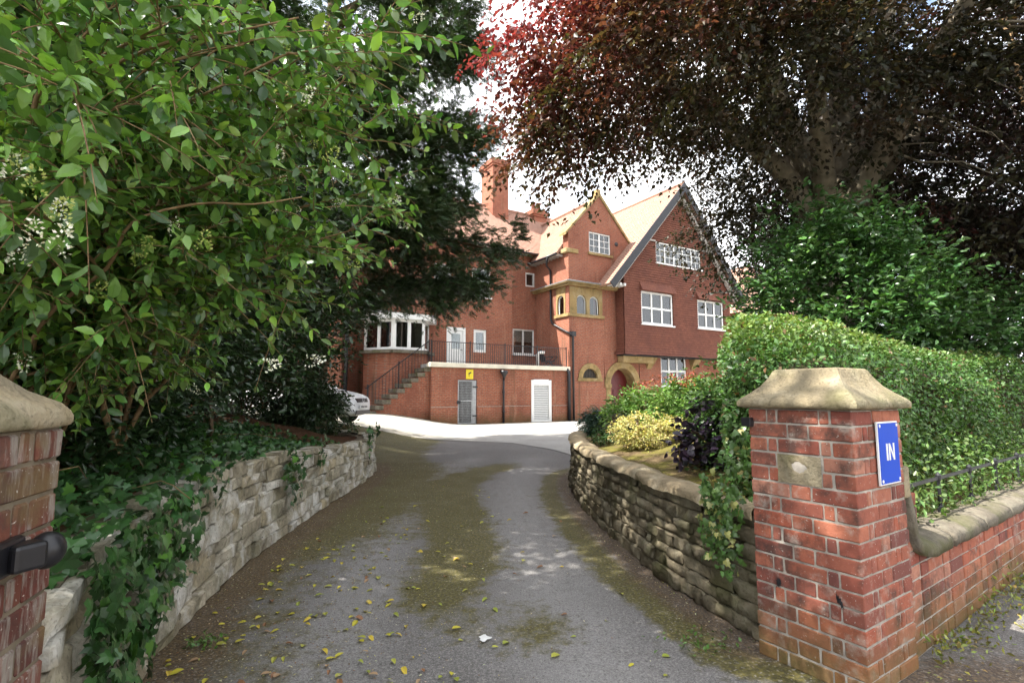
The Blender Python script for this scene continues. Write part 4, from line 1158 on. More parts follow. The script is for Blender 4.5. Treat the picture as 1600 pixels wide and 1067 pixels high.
# body: sections along x (front x=0, rear x=-4.0), each a ring of half-profile points (y,z)
secs = [(0.02,.58,.30,.60,.60),(-.06,.74,.24,.72,.72),(-.25,.81,.20,.82,.82),(-.8,.84,.18,.93,.93),(-1.15,.85,.18,.99,1.00),(-1.75,.855,.18,1.02,1.40),(-2.3,.86,.18,1.03,1.47),(-3.2,.855,.18,1.03,1.42),(-3.75,.83,.22,1.0,1.12),(-3.95,.76,.3,.95,.97)]
vs = []; fs = []; n = 13
for x, hw_, z0, zb, zt in secs:
    tw_ = hw_*(.74 if zt-zb > .2 else .86)
    half = [(0, z0), (hw_*.8, z0), (hw_*.97, z0+.12), (hw_, (z0+zb)/2), (hw_*.97, zb-.05), (tw_+(hw_*.93-tw_)*.6, zb+(zt-zb)*.12 if zt-zb > .2 else zb-.015), (tw_, zt-.05 if zt-zb > .2 else zb-.004), (tw_*.6, zt+.012), (0, zt+.022)]
    ring = half + [(-y, z) for y, z in half[-2:0:-1]]
    vs += [(x, y, z) for y, z in ring]
k = len(ring)
for i in range(len(secs)-1): fs += [(i*k+a, i*k+(a+1) % k, (i+1)*k+(a+1) % k, (i+1)*k+a) for a in range(k)]
fs.append(tuple(range(k))[::-1]); fs.append(tuple((len(secs)-1)*k+a for a in range(k)))
b = MB().add(vs, fs).build('body', M['white_car'], car, True)
sm = b.modifiers.new('sub', 'SUBSURF'); sm.levels = sm.render_levels = 2
def carpart(nm, mat, poly, dep=.02, smooth=False, parent=car):
    q = MB(); n = len(poly); P = [Vector(p) for p in poly]
    N = (P[1]-P[0]).cross(P[2]-P[0]).normalized()
    q.add(P+[p-N*dep for p in P], [tuple(range(n)), tuple(range(2*n-1, n-1, -1))]+[(i, i+n, (i+1) % n+n, (i+1) % n) for i in range(n)])
    return q.build(nm, mat, parent, smooth)
carpart('grille', M['black'], [(.03,-.34,.60),(.03,.34,.60),(-.02,.40,.70),(-.02,-.40,.70)])
q = MB(); q.tube([(.035+.002*math.cos(a), .055*math.cos(a), .655+.055*math.sin(a)) for a in [i*math.pi/7 for i in range(15)]], .010, 6); q.build('badge', M['rim'], car, True)
carpart('lower_intake', M['black'], [(.045,-.5,.27),(.045,.5,.27),(.05,.45,.38),(.05,-.45,.38)])
pl = carpart('number_plate', M['white'], [(.062,-.26,.42),(.062,.26,.42),(.062,.26,.53),(.062,-.26,.53)], .015)
q = MB()
for i in range(7): y = -.20+.06*i+(.02 if i > 3 else 0); q.box(.0625, .066, y, y+.035, .445, .505)      # characters too small to read in the photograph
q.build('characters', M['black'], pl)['kind'] = 'stuff'
for s in (-1, 1):
    h = [(-.02, s*.46, .62), (-.10, s*.74, .64), (-.36, s*.80, .78), (-.30, s*.70, .82), (-.06, s*.44, .73)]
    carpart('headlight', M['gate_grey'], h if s > 0 else h[::-1], .05)
for x in (-.72, -3.2):
    for s in (-1, 1):
        q = MB(); q.lathe([(.20, -.10), (.29, -.10), (.31, -.06), (.31, .06), (.29, .10), (.20, .10)], n=24); o = q.build('wheel', M['tyre'], car, True)
        o.location = (x, s*.77, .31); o.rotation_euler = (math.pi/2, 0, 0)
        q = MB(); q.lathe([(.02, -.06*s), (.2, -.09*s)], n=20); q.build('rim', M['rim'], o)
carpart('windscreen', M['glass'], [(-1.10,-.68,1.02),(-1.10,.68,1.02),(-1.72,.60,1.40),(-1.72,-.60,1.40)], .01)
for s in (-1, 1):
    q = MB(); q.cbox((-1.25, s*.93, 1.02), (.07, .09, .06)); q.build('wing_mirror', M['white_car'], car, bevel=.03)
    h = [(-1.35, s*.80, 1.05), (-3.2, s*.80, 1.06), (-3.0, s*.70, 1.36), (-1.85, s*.70, 1.36)]
    carpart('side_window', M['black'], h if s < 0 else h[::-1], .01)

# ------------------------------------------------------------------ foliage tools
def tri_template(kind):
    if kind == 'small':
        v = [(0,0,0),(.45,.5,.10),(1,0,-.06),(.45,-.5,.10)]; f = [(0,2,1),(0,3,2)]
    elif kind == 'oval':
        v = [(0,0,0),(.35,0,-.02),(.72,0,-.06),(1,0,-.16),(.22,.40,.06),(.55,.47,.03),(.85,.22,-.08),(.22,-.40,.06),(.55,-.47,.03),(.85,-.22,-.08)]
        f = [(0,1,4),(1,5,4),(1,2,5),(2,6,5),(2,3,6),(0,7,1),(1,7,8),(1,8,2),(2,8,9),(2,9,3)]
    elif kind == 'ivy':
        o = [(0,.0,0),(-.12,.28,-.03),(.12,.50,-.06),(.32,.30,.02),(.62,.36,-.04),(.62,.16,.0),(1,0,-.10),(.62,-.16,0),(.62,-.36,-.04),(.32,-.30,.02),(.12,-.50,-.06),(-.12,-.28,-.03)]
        v = [(.30,0,.07)]+o; n = len(o); f = [(0,1+(k+1) % n,1+k) for k in range(n)]
    elif kind == 'spray':       # flat feathered shoot of needles
        v = [(0,0,0),(1,0,-.10)]; f = []
        for i in range(4):
            a = .06+.23*i; w = .5*(1-.4*abs(i-1.4)/2)
            for s in (1, -1):
                b = len(v); v += [(a-.05,0,0),(a+.14,0,0),(a+.24,s*w,-.04+.05*(i % 2))]; f.append((b,b+1,b+2) if s < 0 else (b,b+2,b+1))
    return np.array(v, float), np.array(f, np.int32)
TPL = {k: tri_template(k) for k in ('small', 'oval', 'ivy', 'spray')}

def basis(d, n):
    d = nrm(d); y = nrm(np.cross(n, d)); z = np.cross(d, y); return d, y, z

def leaf_mesh(name, pos, d, n, L, W, tint, kind, mat, parent=None):
    tv, tf = TPL[kind]; N = len(pos); k = len(tv)
    x, y, z = basis(d, n)
    L = np.broadcast_to(L, (N,)); W = np.broadcast_to(W, (N,))
    co = (pos[:, None] + x[:, None]*(tv[None, :, 0:1]*L[:, None, None]) + y[:, None]*(tv[None, :, 1:2]*W[:, None, None]) + z[:, None]*(tv[None, :, 2:3]*L[:, None, None]))
    F = (tf[None] + (np.arange(N)*k)[:, None, None]).reshape(-1, 3)
    me = bpy.data.meshes.new(name)
    me.vertices.add(N*k); me.vertices.foreach_set('co', co.astype(np.float32).ravel())
    me.loops.add(F.size); me.loops.foreach_set('vertex_index', F.ravel().astype(np.int32))
    me.polygons.add(len(F)); me.polygons.foreach_set('loop_start', np.arange(0, F.size, 3, dtype=np.int32))
    me.update(calc_edges=True)
    c = np.ones((N, k, 4), np.float32); c[:, :, :3] = tint[:, None]
    a = me.attributes.new('tint', 'FLOAT_COLOR', 'POINT'); a.data.foreach_set('color', c.ravel())
    me.materials.append(mat)
    if parent is None: return link(name, me)
    o = link(name, me, parent)
    o.location = -Vector(parent.location) if parent.rotation_euler.z == 0 else (0, 0, 0)
    return o

def single_leaves(name, pos, d, n, L, W, tint, kind, mat, parent, nvar=7):
    "individual leaves as parts that share a few meshes"
    tv, tf = TPL[kind]; N = len(pos); x, y, z = basis(d, n)
    L = np.broadcast_to(L, (N,)); W = np.broadcast_to(W, (N,))
    order = np.argsort(tint.sum(1)); grp = np.empty(N, int); grp[order] = np.arange(N)*nvar//max(N, 1)
    mes = []
    for g in range(nvar):
        me = bpy.data.meshes.new(name); me.from_pydata([tuple(p) for p in tv], [], [tuple(int(i) for i in q) for q in tf])
        a = me.attributes.new('tint', 'FLOAT_COLOR', 'POINT'); c = tint[grp == g].mean(0) if (grp == g).any() else tint[0]
        a.data.foreach_set('color', np.tile(np.append(c, 1), len(tv)).astype(np.float32)); me.materials.append(mat); mes.append(me)
    pl_ = np.array(parent.location)
    for i in range(N):
        o = link(name, mes[grp[i]], parent)
        m = Matrix.Identity(4)
        for r_ in range(3):
            m[r_][0] = x[i, r_]*L[i]; m[r_][1] = y[i, r_]*W[i]; m[r_][2] = z[i, r_]*L[i]; m[r_][3] = pos[i, r_]-pl_[r_]
        o.matrix_basis = m

def rand_unit(n, g=rng):
    return nrm(g.normal(size=(n, 3)))
def jitter_col(base, n, g=rng, amt=.25, hue=.12):
    base = np.broadcast_to(np.array(base, float), (n, 3))
    return np.clip(base*(1+g.uniform(-amt, amt, (n, 1)))*(1+g.uniform(-hue, hue, (n, 3))), .002, 1)

def sprays(C, out, size, ntw, nlf, droop, g=rng, spread=.8, flat=.9):
    "clumps C -> leaf positions, directions, normals, clump index"
    N = len(C); size = np.broadcast_to(size, (N,))
    tw = nrm(out[:, None]*.65 + g.normal(size=(N, ntw, 3))*spread*np.array([1,1,.6]) + np.array([0,0,-droop*.4]))
    t = g.uniform(.05, 1, (N, ntw, nlf))
    p = C[:, None, None] + tw[:, :, None]*(t*size[:, None, None])[..., None]
    p[..., 2] -= droop*size[:, None, None]*t*t*.6
    up = np.array([0, 0, 1.0])
    side = nrm(np.cross(tw, up)+1e-6)[:, :, None]*np.where(g.random((N, ntw, nlf)) < .5, 1, -1)[..., None]
    d = nrm(tw[:, :, None]*.6 + side*.8 + g.normal(size=(N, ntw, nlf, 3))*.35 + np.array([0, 0, -droop*.5]))
    p = p + side*(size[:, None, None]*.10*g.random((N, ntw, nlf)))[..., None]
    n = nrm(up*flat + g.normal(size=(N, ntw, nlf, 3))*.5)
    idx = np.broadcast_to(np.arange(N)[:, None, None], (N, ntw, nlf))
    return p.reshape(-1, 3), d.reshape(-1, 3), n.reshape(-1, 3), idx.reshape(-1)

def curve3(a, b, sag, n=6, g=rng, wig=.05):
    a = np.array(a, float); b = np.array(b, float); t = np.linspace(0, 1, n)[:, None]
    p = a*(1-t)+b*t; p[:, 2] += (sag*4*t*(1-t))[:, 0]; L = np.linalg.norm(b-a)
    p[1:-1] += g.normal(size=(n-2, 3))*wig*L*.5; return p

def in_view(p, marg=80):
    "how big a metre looks at p from where the photograph was taken, 0 outside the frame"
    c_, s_ = math.cos(math.radians(5.82)), math.sin(math.radians(5.82))
    z = p[:, 2]-1.37; zc = p[:, 1]*c_+z*s_; yc = -p[:, 1]*s_+z*c_
    u = 800+800*p[:, 0]/np.maximum(zc, .05); v = 533-800*yc/np.maximum(zc, .05)
    return np.where((zc > .2) & (u > -marg) & (u < 1600+marg) & (v > -marg) & (v < 1067+marg), 1/np.maximum(zc, .2), 0)

# ------------------------------------------------------------------ copper beech
def tree_limbs(root, name, limbs, mat, n=9):
    for pts, r0, r1 in limbs:
        P, s = np.array(pts, float), None
        q = [P[0]]
        for i in range(len(P)-1):
            p0, p1, p2, p3 = P[max(i-1, 0)], P[i], P[i+1], P[min(i+2, len(P)-1)]
            for t in (.25, .5, .75, 1): q.append(.5*((2*p1)+(-p0+p2)*t+(2*p0-5*p1+4*p2-p3)*t*t+(-p0+3*p1-3*p2+p3)*t**3))
        k = len(q); rad = [r0+(r1-r0)*(i/(k-1))**.8 for i in range(k)]
        o = MB().tube([Vector(v)-Vector(root.location) for v in q], rad, n).build(name if r0 < .4 else 'trunk', mat, root, True)

bt = thing('copper_beech', 'tall copper beech with spreading dark bronze and red crown over the hedge', 'tree', (6.5, 10.2, 0))
B0 = (6.5, 10.2)
limbs = [([(6.5,10.2,0.4),(6.45,10.2,2.5),(6.42,10.2,4.4),(6.4,10.2,5.6)], .62, .46),
 ([(6.42,10.2,4.2),(6.25,10.1,5.4),(5.75,10.0,6.5),(5.35,9.9,7.6),(5.0,9.8,9.4),(4.7,9.8,12)], .42, .12),
 ([(6.45,10.2,4.4),(6.85,10.2,6.2),(7.0,10.2,8.0),(7.25,10.3,10.5),(7.3,10.4,14)], .44, .12),
 ([(6.5,10.3,4.6),(7.6,10.5,6.6),(8.2,10.6,8.8),(9.0,11,12)], .33, .10),
 ([(6.3,10.1,4.4),(5.5,9.8,5.6),(4.4,9.6,6.5),(2.8,9.4,7.6),(1.2,9.2,8.6)], .27, .06),
 ([(6.4,10.3,5.0),(5.6,11.2,7),(4.4,12.2,9),(2.5,13,10.5)], .25, .06),
 ([(6.6,9.9,4.8),(7.0,8.6,6.4),(7.2,7.2,7.8),(7.2,5.6,8.8)], .26, .06),
 ([(6.3,9.9,4.8),(5.4,8.6,6.6),(4.6,7.3,8.0),(3.8,6.0,9.0)], .24, .05),
 ([(6.7,10.2,4.6),(8.3,10.3,6.6),(10.2,10.4,8.2),(12.5,10.4,9.2)], .20, .05),
 ([(6.7,10.4,4.6),(8.6,12,6.5),(11,13.4,7.8),(13,14,8.2)], .26, .06)]
tree_limbs(bt, 'limb', limbs, M['bark_beech'])
limb_pts = np.concatenate([np.array([np.array(p[i])*(1-t)+np.array(p[i+1])*t for i in range(len(p)-1) for t in (0, .33, .66)]) for p, _, _ in limbs[1:]])
def shell_points(n, c, r, g, inner=.45, zmin=-9):
    out = []
    while len(out) < n:
        v = g.normal(size=3); v /= np.linalg.norm(v); rr = (inner**3+(1-inner**3)*g.random())**(1/3)
        p = np.array(c)+v*np.array(r)*rr
        if p[2] > zmin: out.append(p)
    return np.array(out)
g = np.random.default_rng(21)
C = shell_points(900, (7.7,10.8,9.6), (6.9,6.6,5.6), g, .5, 4.6)
C2 = shell_points(260, (3.9,8.6,7.6), (4.1,2.6,1.9), g, .3, 6.2)          # low spreading branches on the house side
C3 = shell_points(720, (10.4,9.6,6.0), (4.6,4.2,3.6), g, .45, 2.7)        # curtain hanging on the street side
C4 = np.array([(5.0+g.normal()*.25, 10.8+g.normal()*.4, z+g.normal()*.25) for z in np.linspace(4.9, 6.6, 8)] + [(5.7+g.normal()*.35, 11.0+g.normal()*.5, z) for z in np.linspace(4.8, 6.4, 10)]
              + [(.75+g.normal()*.25, 9.0+g.normal()*.5, z) for z in np.linspace(5.7, 6.8, 12)]
              + [(1.4+g.normal()*.3, 9.0+g.normal()*.5, z) for z in np.linspace(5.8, 6.8, 12)])
C = C[~((C[:, 0] < 5.2) & (C[:, 2] < 1.9+.46*C[:, 1]))]
C2 = C2[C2[:, 2] > 2.0+.46*C2[:, 1]]
C = C[~((C[:, 0] > 4.6) & (C[:, 0] < 9.2) & (C[:, 1] < 9.4) & (C[:, 2] < 11.5) & (g.random(len(C)) < .78))]
C3 = C3[~((C3[:, 0] < 7.6) & (C3[:, 1] < 10.0))]
C = np.concatenate([C, C2, C3, C4])
out = nrm(C-np.array([6.8,10.4,7.5]))
p, d, n, ix = sprays(C, out, g.uniform(.75, 1.25, len(C)), 8, 22, .75, g)
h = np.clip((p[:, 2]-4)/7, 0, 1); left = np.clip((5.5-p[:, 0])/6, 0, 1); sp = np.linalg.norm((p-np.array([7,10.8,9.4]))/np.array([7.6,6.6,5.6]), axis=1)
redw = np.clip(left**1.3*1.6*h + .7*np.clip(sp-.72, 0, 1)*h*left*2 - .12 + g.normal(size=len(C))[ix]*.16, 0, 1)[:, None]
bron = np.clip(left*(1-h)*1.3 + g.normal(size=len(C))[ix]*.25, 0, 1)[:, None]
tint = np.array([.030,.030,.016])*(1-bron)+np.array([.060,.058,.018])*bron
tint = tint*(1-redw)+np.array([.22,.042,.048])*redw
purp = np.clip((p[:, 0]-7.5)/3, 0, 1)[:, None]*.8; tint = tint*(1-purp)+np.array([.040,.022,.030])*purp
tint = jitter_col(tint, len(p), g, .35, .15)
L = g.uniform(.075, .125, len(p))
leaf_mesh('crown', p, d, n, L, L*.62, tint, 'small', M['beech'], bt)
m = MB()
for c in [c for i, c in enumerate(C) if i % 3 == 0 and (c[0] < 8.2 or i % 5 == 0)]:
    q = limb_pts[np.argmin(((limb_pts-c)**2).sum(1))]
    pts = curve3(q, c, .12, 5, g, .08); m.tube([Vector(v)-Vector(bt.location) for v in pts], [.026, .02, .014, .009, .004], 4, False)
m.build('branches', M['bark_beech'], bt, True)['kind'] = 'stuff'
# the crooked pale branch hanging at the street side
px = [(9.3,9.0,8.4),(9.2,8.8,7.6),(9.15,8.7,6.9),(9.2,8.7,6.4),(9.6,8.7,5.9),(10.1,8.7,5.6),(10.3,8.7,5.1)]
MB().tube([Vector(v)-Vector(bt.location) for v in px], [.06,.055,.05,.045,.04,.03,.015], 6).build('hanging_branch', M['stem'], bt, True)

# ------------------------------------------------------------------ yew on the left bank
yt = thing('yew_tree', 'dark green yew with feathery drooping boughs left of the house', 'tree', (-4.9, 12.6, .6))
g = np.random.default_rng(31)
limbs = [([(-4.9,12.6,.5),(-4.85,12.6,3),(-4.8,12.5,6),(-4.7,12.4,10),(-4.6,12.4,13.5)], .42, .10)]
yb = []
for z, a, ln in [(3.2,-.3,4.0),(3.6,.35,3.6),(4.2,-.8,4.2),(4.4,.0,4.3),(5.2,-.5,4.2),(5.8,.3,4.0),(6.6,-.2,4.1),(7.4,-.9,3.8),(7.8,.25,3.8),(8.8,-.35,3.8),(9.6,.1,3.7),(10.6,-.6,3.4),(11.4,.1,3.0),(12.2,-.3,2.4),(4,2.6,3.5),(6,3.3,3.5),(8,2.8,3.5),(5,-1.6,3.6),(7,-1.8,3.6),(9,-1.7,3.3),(10.5,2.6,3),(6.5,1.6,3.4),(9,1.4,3.2)]:
    ln *= 1.02 if z < 4.5 else (.88 if z < 7.5 else 1.06)
    e = (-4.8+ln*math.cos(a), 12.5+ln*math.sin(a), z+ln*.16+g.normal()*.2)
    pts = [(-4.85,12.5,z-.3), (-4.8+ln*.35*math.cos(a), 12.5+ln*.35*math.sin(a), z+ln*.14), (-4.8+ln*.7*math.cos(a), 12.5+ln*.7*math.sin(a), z+ln*.18), e]
    limbs.append((pts, .11, .02)); yb.append(np.array(pts))
tree_limbs(yt, 'limb', limbs, M['bark'], 7)
CY = []; OY = []
for b in yb:
    for i in range(len(b)-1):
        for t in np.linspace(0, 1, 7, endpoint=False):
            q = b[i]*(1-t)+b[i+1]*t
            k = 3 if i else 1
            for _ in range(k+ (i > 0)):
                o_ = g.normal(size=3)*np.array([.42,.42,.2]); CY.append(q+o_); OY.append(nrm(b[-1]-b[0])*.8+o_+np.array([0,0,-.15]))
    for _ in range(6): CY.append(b[-1]+g.normal(size=3)*.2); OY.append(nrm(b[-1]-b[0]))
CY = np.array(CY); OY = nrm(np.array(OY))
p, d, n, ix = sprays(CY, OY, g.uniform(.35, .7, len(CY)), 9, 8, .35, g, .7, 1.0)
tw_d = nrm(d+OY[ix]*.6+np.array([0,0,-.15]))
tint = jitter_col((.052,.088,.036), len(p), g, .45, .18)
leaf_mesh('crown', p, tw_d, n, g.uniform(.10, .20, len(p)), g.uniform(.09, .14, len(p)), tint, 'spray', M['yew'], yt)

# ------------------------------------------------------------------ evergreen shrubs on the left bank
def bush(name, label, cat, base, clumps, size, ntw, nlf, leafL, ratio, col, mat, kind='small', droop=.3, seed=1, amt=.4, stems=10, stem_mat='bark', group=None, n_single=0, flat=.7, core=None):
    g = np.random.default_rng(seed)
    root = thing(name, label, cat, base, 0, group)
    C = clumps; out = nrm(C-np.array([base[0], base[1], base[2]+.3])+g.normal(size=C.shape)*.2)
    p, d, n, ix = sprays(C, out, g.uniform(size*.7, size*1.2, len(C)), ntw, nlf, droop, g, .8, flat)
    tint = jitter_col(col, len(p), g, amt, .14)
    young = g.random(len(p)) < .08
    tint[young] *= np.array([1.7, 1.7, 1.2])
    L = g.uniform(leafL*.7, leafL*1.25, len(p))
    if n_single:
        w = in_view(p)*L; s = np.argsort(-w)[:n_single*4]; s = g.permutation(s)[:n_single]; mk = np.ones(len(p), bool); mk[s] = False
        single_leaves('leaf', p[s], d[s], n[s], L[s], L[s]*ratio, tint[s], kind, mat, root)
        p, d, n, L, tint = p[mk], d[mk], n[mk], L[mk], tint[mk]
    o = leaf_mesh('foliage', p, d, n, L, L*ratio, tint, kind, mat, root); o['kind'] = 'stuff'
    for i in range(stems):
        c = C[g.integers(len(C))]; b_ = np.array(base)+np.array([g.normal()*.12, g.normal()*.12, 0])
        pts = curve3(b_, c, .1, 6, g, .06); r0 = .012+.012*g.random()
        MB().tube([Vector(v)-Vector(base) for v in pts], [r0*(1-.8*k/5) for k in range(6)], 5, False).build('stem', M[stem_mat], root, True)
    return root
def ell(n, c, r, seed, inner=.4, zmin=.3):
    return shell_points(n, c, r, np.random.default_rng(seed), inner, zmin)

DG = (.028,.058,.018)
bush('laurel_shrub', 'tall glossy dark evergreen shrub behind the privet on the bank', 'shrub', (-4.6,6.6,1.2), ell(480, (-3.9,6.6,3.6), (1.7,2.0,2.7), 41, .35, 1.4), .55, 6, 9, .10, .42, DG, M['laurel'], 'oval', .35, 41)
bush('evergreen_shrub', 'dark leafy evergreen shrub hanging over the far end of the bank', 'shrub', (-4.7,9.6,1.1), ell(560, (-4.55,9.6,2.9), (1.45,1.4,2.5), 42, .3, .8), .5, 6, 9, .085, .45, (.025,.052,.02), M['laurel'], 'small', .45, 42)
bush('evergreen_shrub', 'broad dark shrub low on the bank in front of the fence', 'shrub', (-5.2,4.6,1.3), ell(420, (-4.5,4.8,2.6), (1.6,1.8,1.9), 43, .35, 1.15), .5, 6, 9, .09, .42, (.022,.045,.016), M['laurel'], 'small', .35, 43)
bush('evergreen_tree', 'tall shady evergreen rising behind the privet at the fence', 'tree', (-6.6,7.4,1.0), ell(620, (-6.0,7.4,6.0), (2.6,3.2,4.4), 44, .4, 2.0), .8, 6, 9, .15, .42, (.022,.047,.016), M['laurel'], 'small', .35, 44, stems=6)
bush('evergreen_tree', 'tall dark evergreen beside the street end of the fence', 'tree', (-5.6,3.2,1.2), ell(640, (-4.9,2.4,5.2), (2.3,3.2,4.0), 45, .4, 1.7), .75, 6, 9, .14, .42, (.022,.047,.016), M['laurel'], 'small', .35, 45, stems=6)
bush('low_laurel', 'small glossy shrub spilling over the bank end beside the car', 'shrub', (-3.9,10.1,.7), ell(190, (-3.95,10.05,1.05), (.75,.5,.5), 46, .3, .5), .3, 5, 8, .075, .38, (.035,.065,.024), M['laurel'], 'oval', .5, 46, stems=5)

bush('understory_shrub', 'low dark shrub filling the shade beneath the privet', 'shrub', (-3.3,3.9,1.1), ell(260, (-3.35,4.0,1.75), (1.0,1.3,.75), 47, .25, 1.0), .4, 6, 8, .07, .45, (.026,.055,.019), M['laurel'], 'small', .35, 47, stems=5)
bush('understory_shrub', 'dark leafy shrub around the privet stems above the ivy', 'shrub', (-2.75,3.3,1.0), ell(110, (-2.75,3.2,1.45), (.55,.75,.42), 48, .25, .95), .3, 6, 8, .06, .45, (.028,.062,.02), M['laurel'], 'small', .35, 48, stems=3)
bush('evergreen_shrub', 'dense dark shrub behind the bank hiding the tail of the car', 'shrub', (-5.8,10.9,.8), ell(380, (-5.8,10.9,2.2), (1.3,1.0,1.9), 49, .25, .6), .5, 6, 9, .085, .45, (.025,.052,.02), M['laurel'], 'small', .45, 49, stems=5)
# board fence behind the shrubs
fn = thing('board_fence', 'dark weathered vertical board fence behind the left shrubs', 'fence', (-3.0, 1.2, .8))
bme = MB().box(-.07, .07, -.012, .012, 0, 1.75).mesh('board', M['wood'])
for i in range(46):
    t = i/45; o = link('board', bme, fn); o.location = (-4.4*t, 6.9*t, rd.uniform(-.03, .03)); o.rotation_euler = (0, rd.uniform(-.012, .012), math.atan2(6.9, -4.4)+rd.uniform(-.04, .04))
MB().bar((0,.03,.4),(-4.4,6.93,.4),.05,.08).build('rail', M['wood'], fn); MB().bar((0,.03,1.4),(-4.4,6.93,1.4),.05,.08).build('rail', M['wood'], fn)

# ------------------------------------------------------------------ privet in the near left corner
pv = thing('privet_bush', 'arching privet with white flower spikes filling the near upper corner', 'shrub', (-2.7, 2.6, 1.0))
g = np.random.default_rng(51)
twigs = []      # (points)
mains = []
HEAVY = [([(-2.7,2.5,1.0),(-2.25,2.1,1.8),(-1.85,1.85,2.25),(-1.72,1.78,2.5),(-1.55,1.85,2.62),(-1.3,1.8,2.68),(-1.12,1.88,2.78),(-.85,1.9,2.86)], .0135, .0035), ([(-2.7,2.6,1.05),(-2.35,2.2,2.0),(-1.85,1.95,2.42),(-1.6,2.0,2.46),(-1.4,1.95,2.52),(-1.2,2.05,2.38)], .011, .003),
 ([(-2.6,2.5,1.0),(-2.0,2.15,1.65),(-1.6,1.98,1.86),(-1.45,1.9,2.02),(-1.25,1.97,2.12),(-1.0,1.92,2.10),(-.85,2.0,2.16)], .010, .0025)]
starts = [(-2.75,2.5,1.0), (-2.6,2.9,1.0), (-2.9,2.2,1.1), (-2.5,3.3,1.0), (-3.0,2.7,1.1)]
# each bough ends where its arch hangs over the bank or the drive
ends = [(-.45,2.4,3.15),(-.75,2.0,2.75),(-1.0,1.9,2.35),(-.95,2.3,2.05),(-1.25,1.9,1.9),(-1.3,2.4,2.6),(-1.5,1.7,2.25),(-1.75,1.75,1.75),(-1.15,2.7,1.85),(-.8,2.8,2.5),(-.6,2.7,2.9),(-1.7,2.1,3.1),
        (-2.0,1.9,2.6),(-1.9,2.3,2.1),(-1.4,3.0,3.3),(-.9,3.1,3.5),(-2.1,1.7,2.05),(-1.2,1.6,2.7),(-2.3,2.2,3.0),(-1.9,2.7,3.5),(-1.1,3.4,2.3),(-1.6,3.2,2.7),(-.75,2.5,2.2),(-1.5,2.0,1.65),(-2.3,2.5,1.8),
        (-1.6,1.35,2.35),(-1.75,1.5,1.95),(-1.3,1.5,2.05),(-1.75,1.9,2.9),(-1.2,2.2,3.3),(-.85,3.6,2.9),(-1.3,3.7,3.6),(-2.2,3.2,2.3),(-2.5,3.2,3.2),(-.55,2.1,2.95),(-.95,1.7,2.6),(-1.05,1.5,2.35),(-1.15,1.25,2.15),(-1.35,1.25,1.85),(-1.5,1.5,2.6),(-1.0,2.3,2.7),(-.7,2.4,2.6),(-1.45,1.9,2.4),(-1.1,2.6,3.0),(-1.8,2.9,2.9),(-1.4,3.1,2.1)]
for e in ends:
    s = np.array(starts[g.integers(5)]); e = np.array(e); L = np.linalg.norm(e-s)
    pts = curve3(s, e, .28*L*.6, 9, g, .045); mains.append(pts)
    r0 = .009+.008*g.random()
    MB().tube([Vector(v)-Vector(pv.location) for v in pts], [r0*(1-.78*k/8) for k in range(9)], 6, False).build('bough', M['stem'], pv, True)
for pts, r0, r1 in HEAVY:
    tree_limbs(pv, 'branch', [(pts, r0, r1)], M['stem'], 7); mains.append(np.array([np.array(pts[0])+(np.array(pts[-1])-np.array(pts[0]))*k/8+np.array([0,.25,.05]) for k in range(9)]))
P_, D_, N_, L_ = [], [], [], []
tm = MB()
tips = []
for b in mains:
    nt = 36
    for k in range(nt):
        t = .22+.78*(k+g.random())/nt; f = t*8; i = min(int(f), 7); q = b[i]*(1-(f-i))+b[i+1]*(f-i); tan = nrm(b[i+1]-b[i])
        dv = nrm(tan*.7+g.normal(size=3)*np.array([.8,.8,.55])+np.array([.12,-.1,.05]))
        ln = g.uniform(.18, .44)*(1 if k < nt-1 else 1.2); m8 = 5
        tp = np.array([q+dv*ln*s_+np.array([0,0,-.22*ln*s_*s_]) for s_ in np.linspace(0, 1, m8)])
        tm.tube([Vector(v)-Vector(pv.location) for v in tp], [.0028,.0025,.002,.0016,.001], 4, False)
        npair = g.integers(4, 8)
        axis = nrm(tp[-1]-tp[0]); sd = nrm(np.cross(axis, g.normal(size=3)))
        for j in range(npair):
            s_ = (j+.8)/npair; q2 = tp[0]+dv*ln*s_+np.array([0,0,-.22*ln*s_*s_])
            sd2 = nrm(sd if j % 2 == 0 else np.cross(axis, sd)+.2*sd)
            for sg2 in (1, -1):
                dd = nrm(sd2*sg2*.9+axis*.65+np.array([0,0,-.18])+g.normal(size=3)*.18)
                P_.append(q2); D_.append(dd); N_.append(nrm(np.array([0,0,1.])+.45*g.normal(size=3))); L_.append(g.uniform(.045, .078)*(1.1 if j < npair-1 else .7))
        if g.random() < .10: tips.append((tp[-1], axis))
tm.build('twigs', M['stem'], pv, True)['kind'] = 'stuff'
P_, D_, N_, L_ = map(np.array, (P_, D_, N_, L_))
tint = jitter_col((.145,.28,.055), len(P_), g, .38, .14)
yg = g.random(len(P_)) < .16; tint[yg] *= np.array([1.5,1.35,1.0])
dk = g.random(len(P_)) < .36; tint[dk] *= np.array([.38,.44,.58])
w = in_view(P_, 0)*L_; s = np.argsort(-w)[:300]; mk = np.ones(len(P_), bool); mk[s] = False
single_leaves('leaf', P_[s], D_[s], N_[s], L_[s], L_[s]*.52, tint[s], 'oval', M['privet'], pv)
leaf_mesh('foliage', P_[mk], D_[mk], N_[mk], L_[mk], L_[mk]*.52, tint[mk], 'oval', M['privet'], pv)['kind'] = 'stuff'
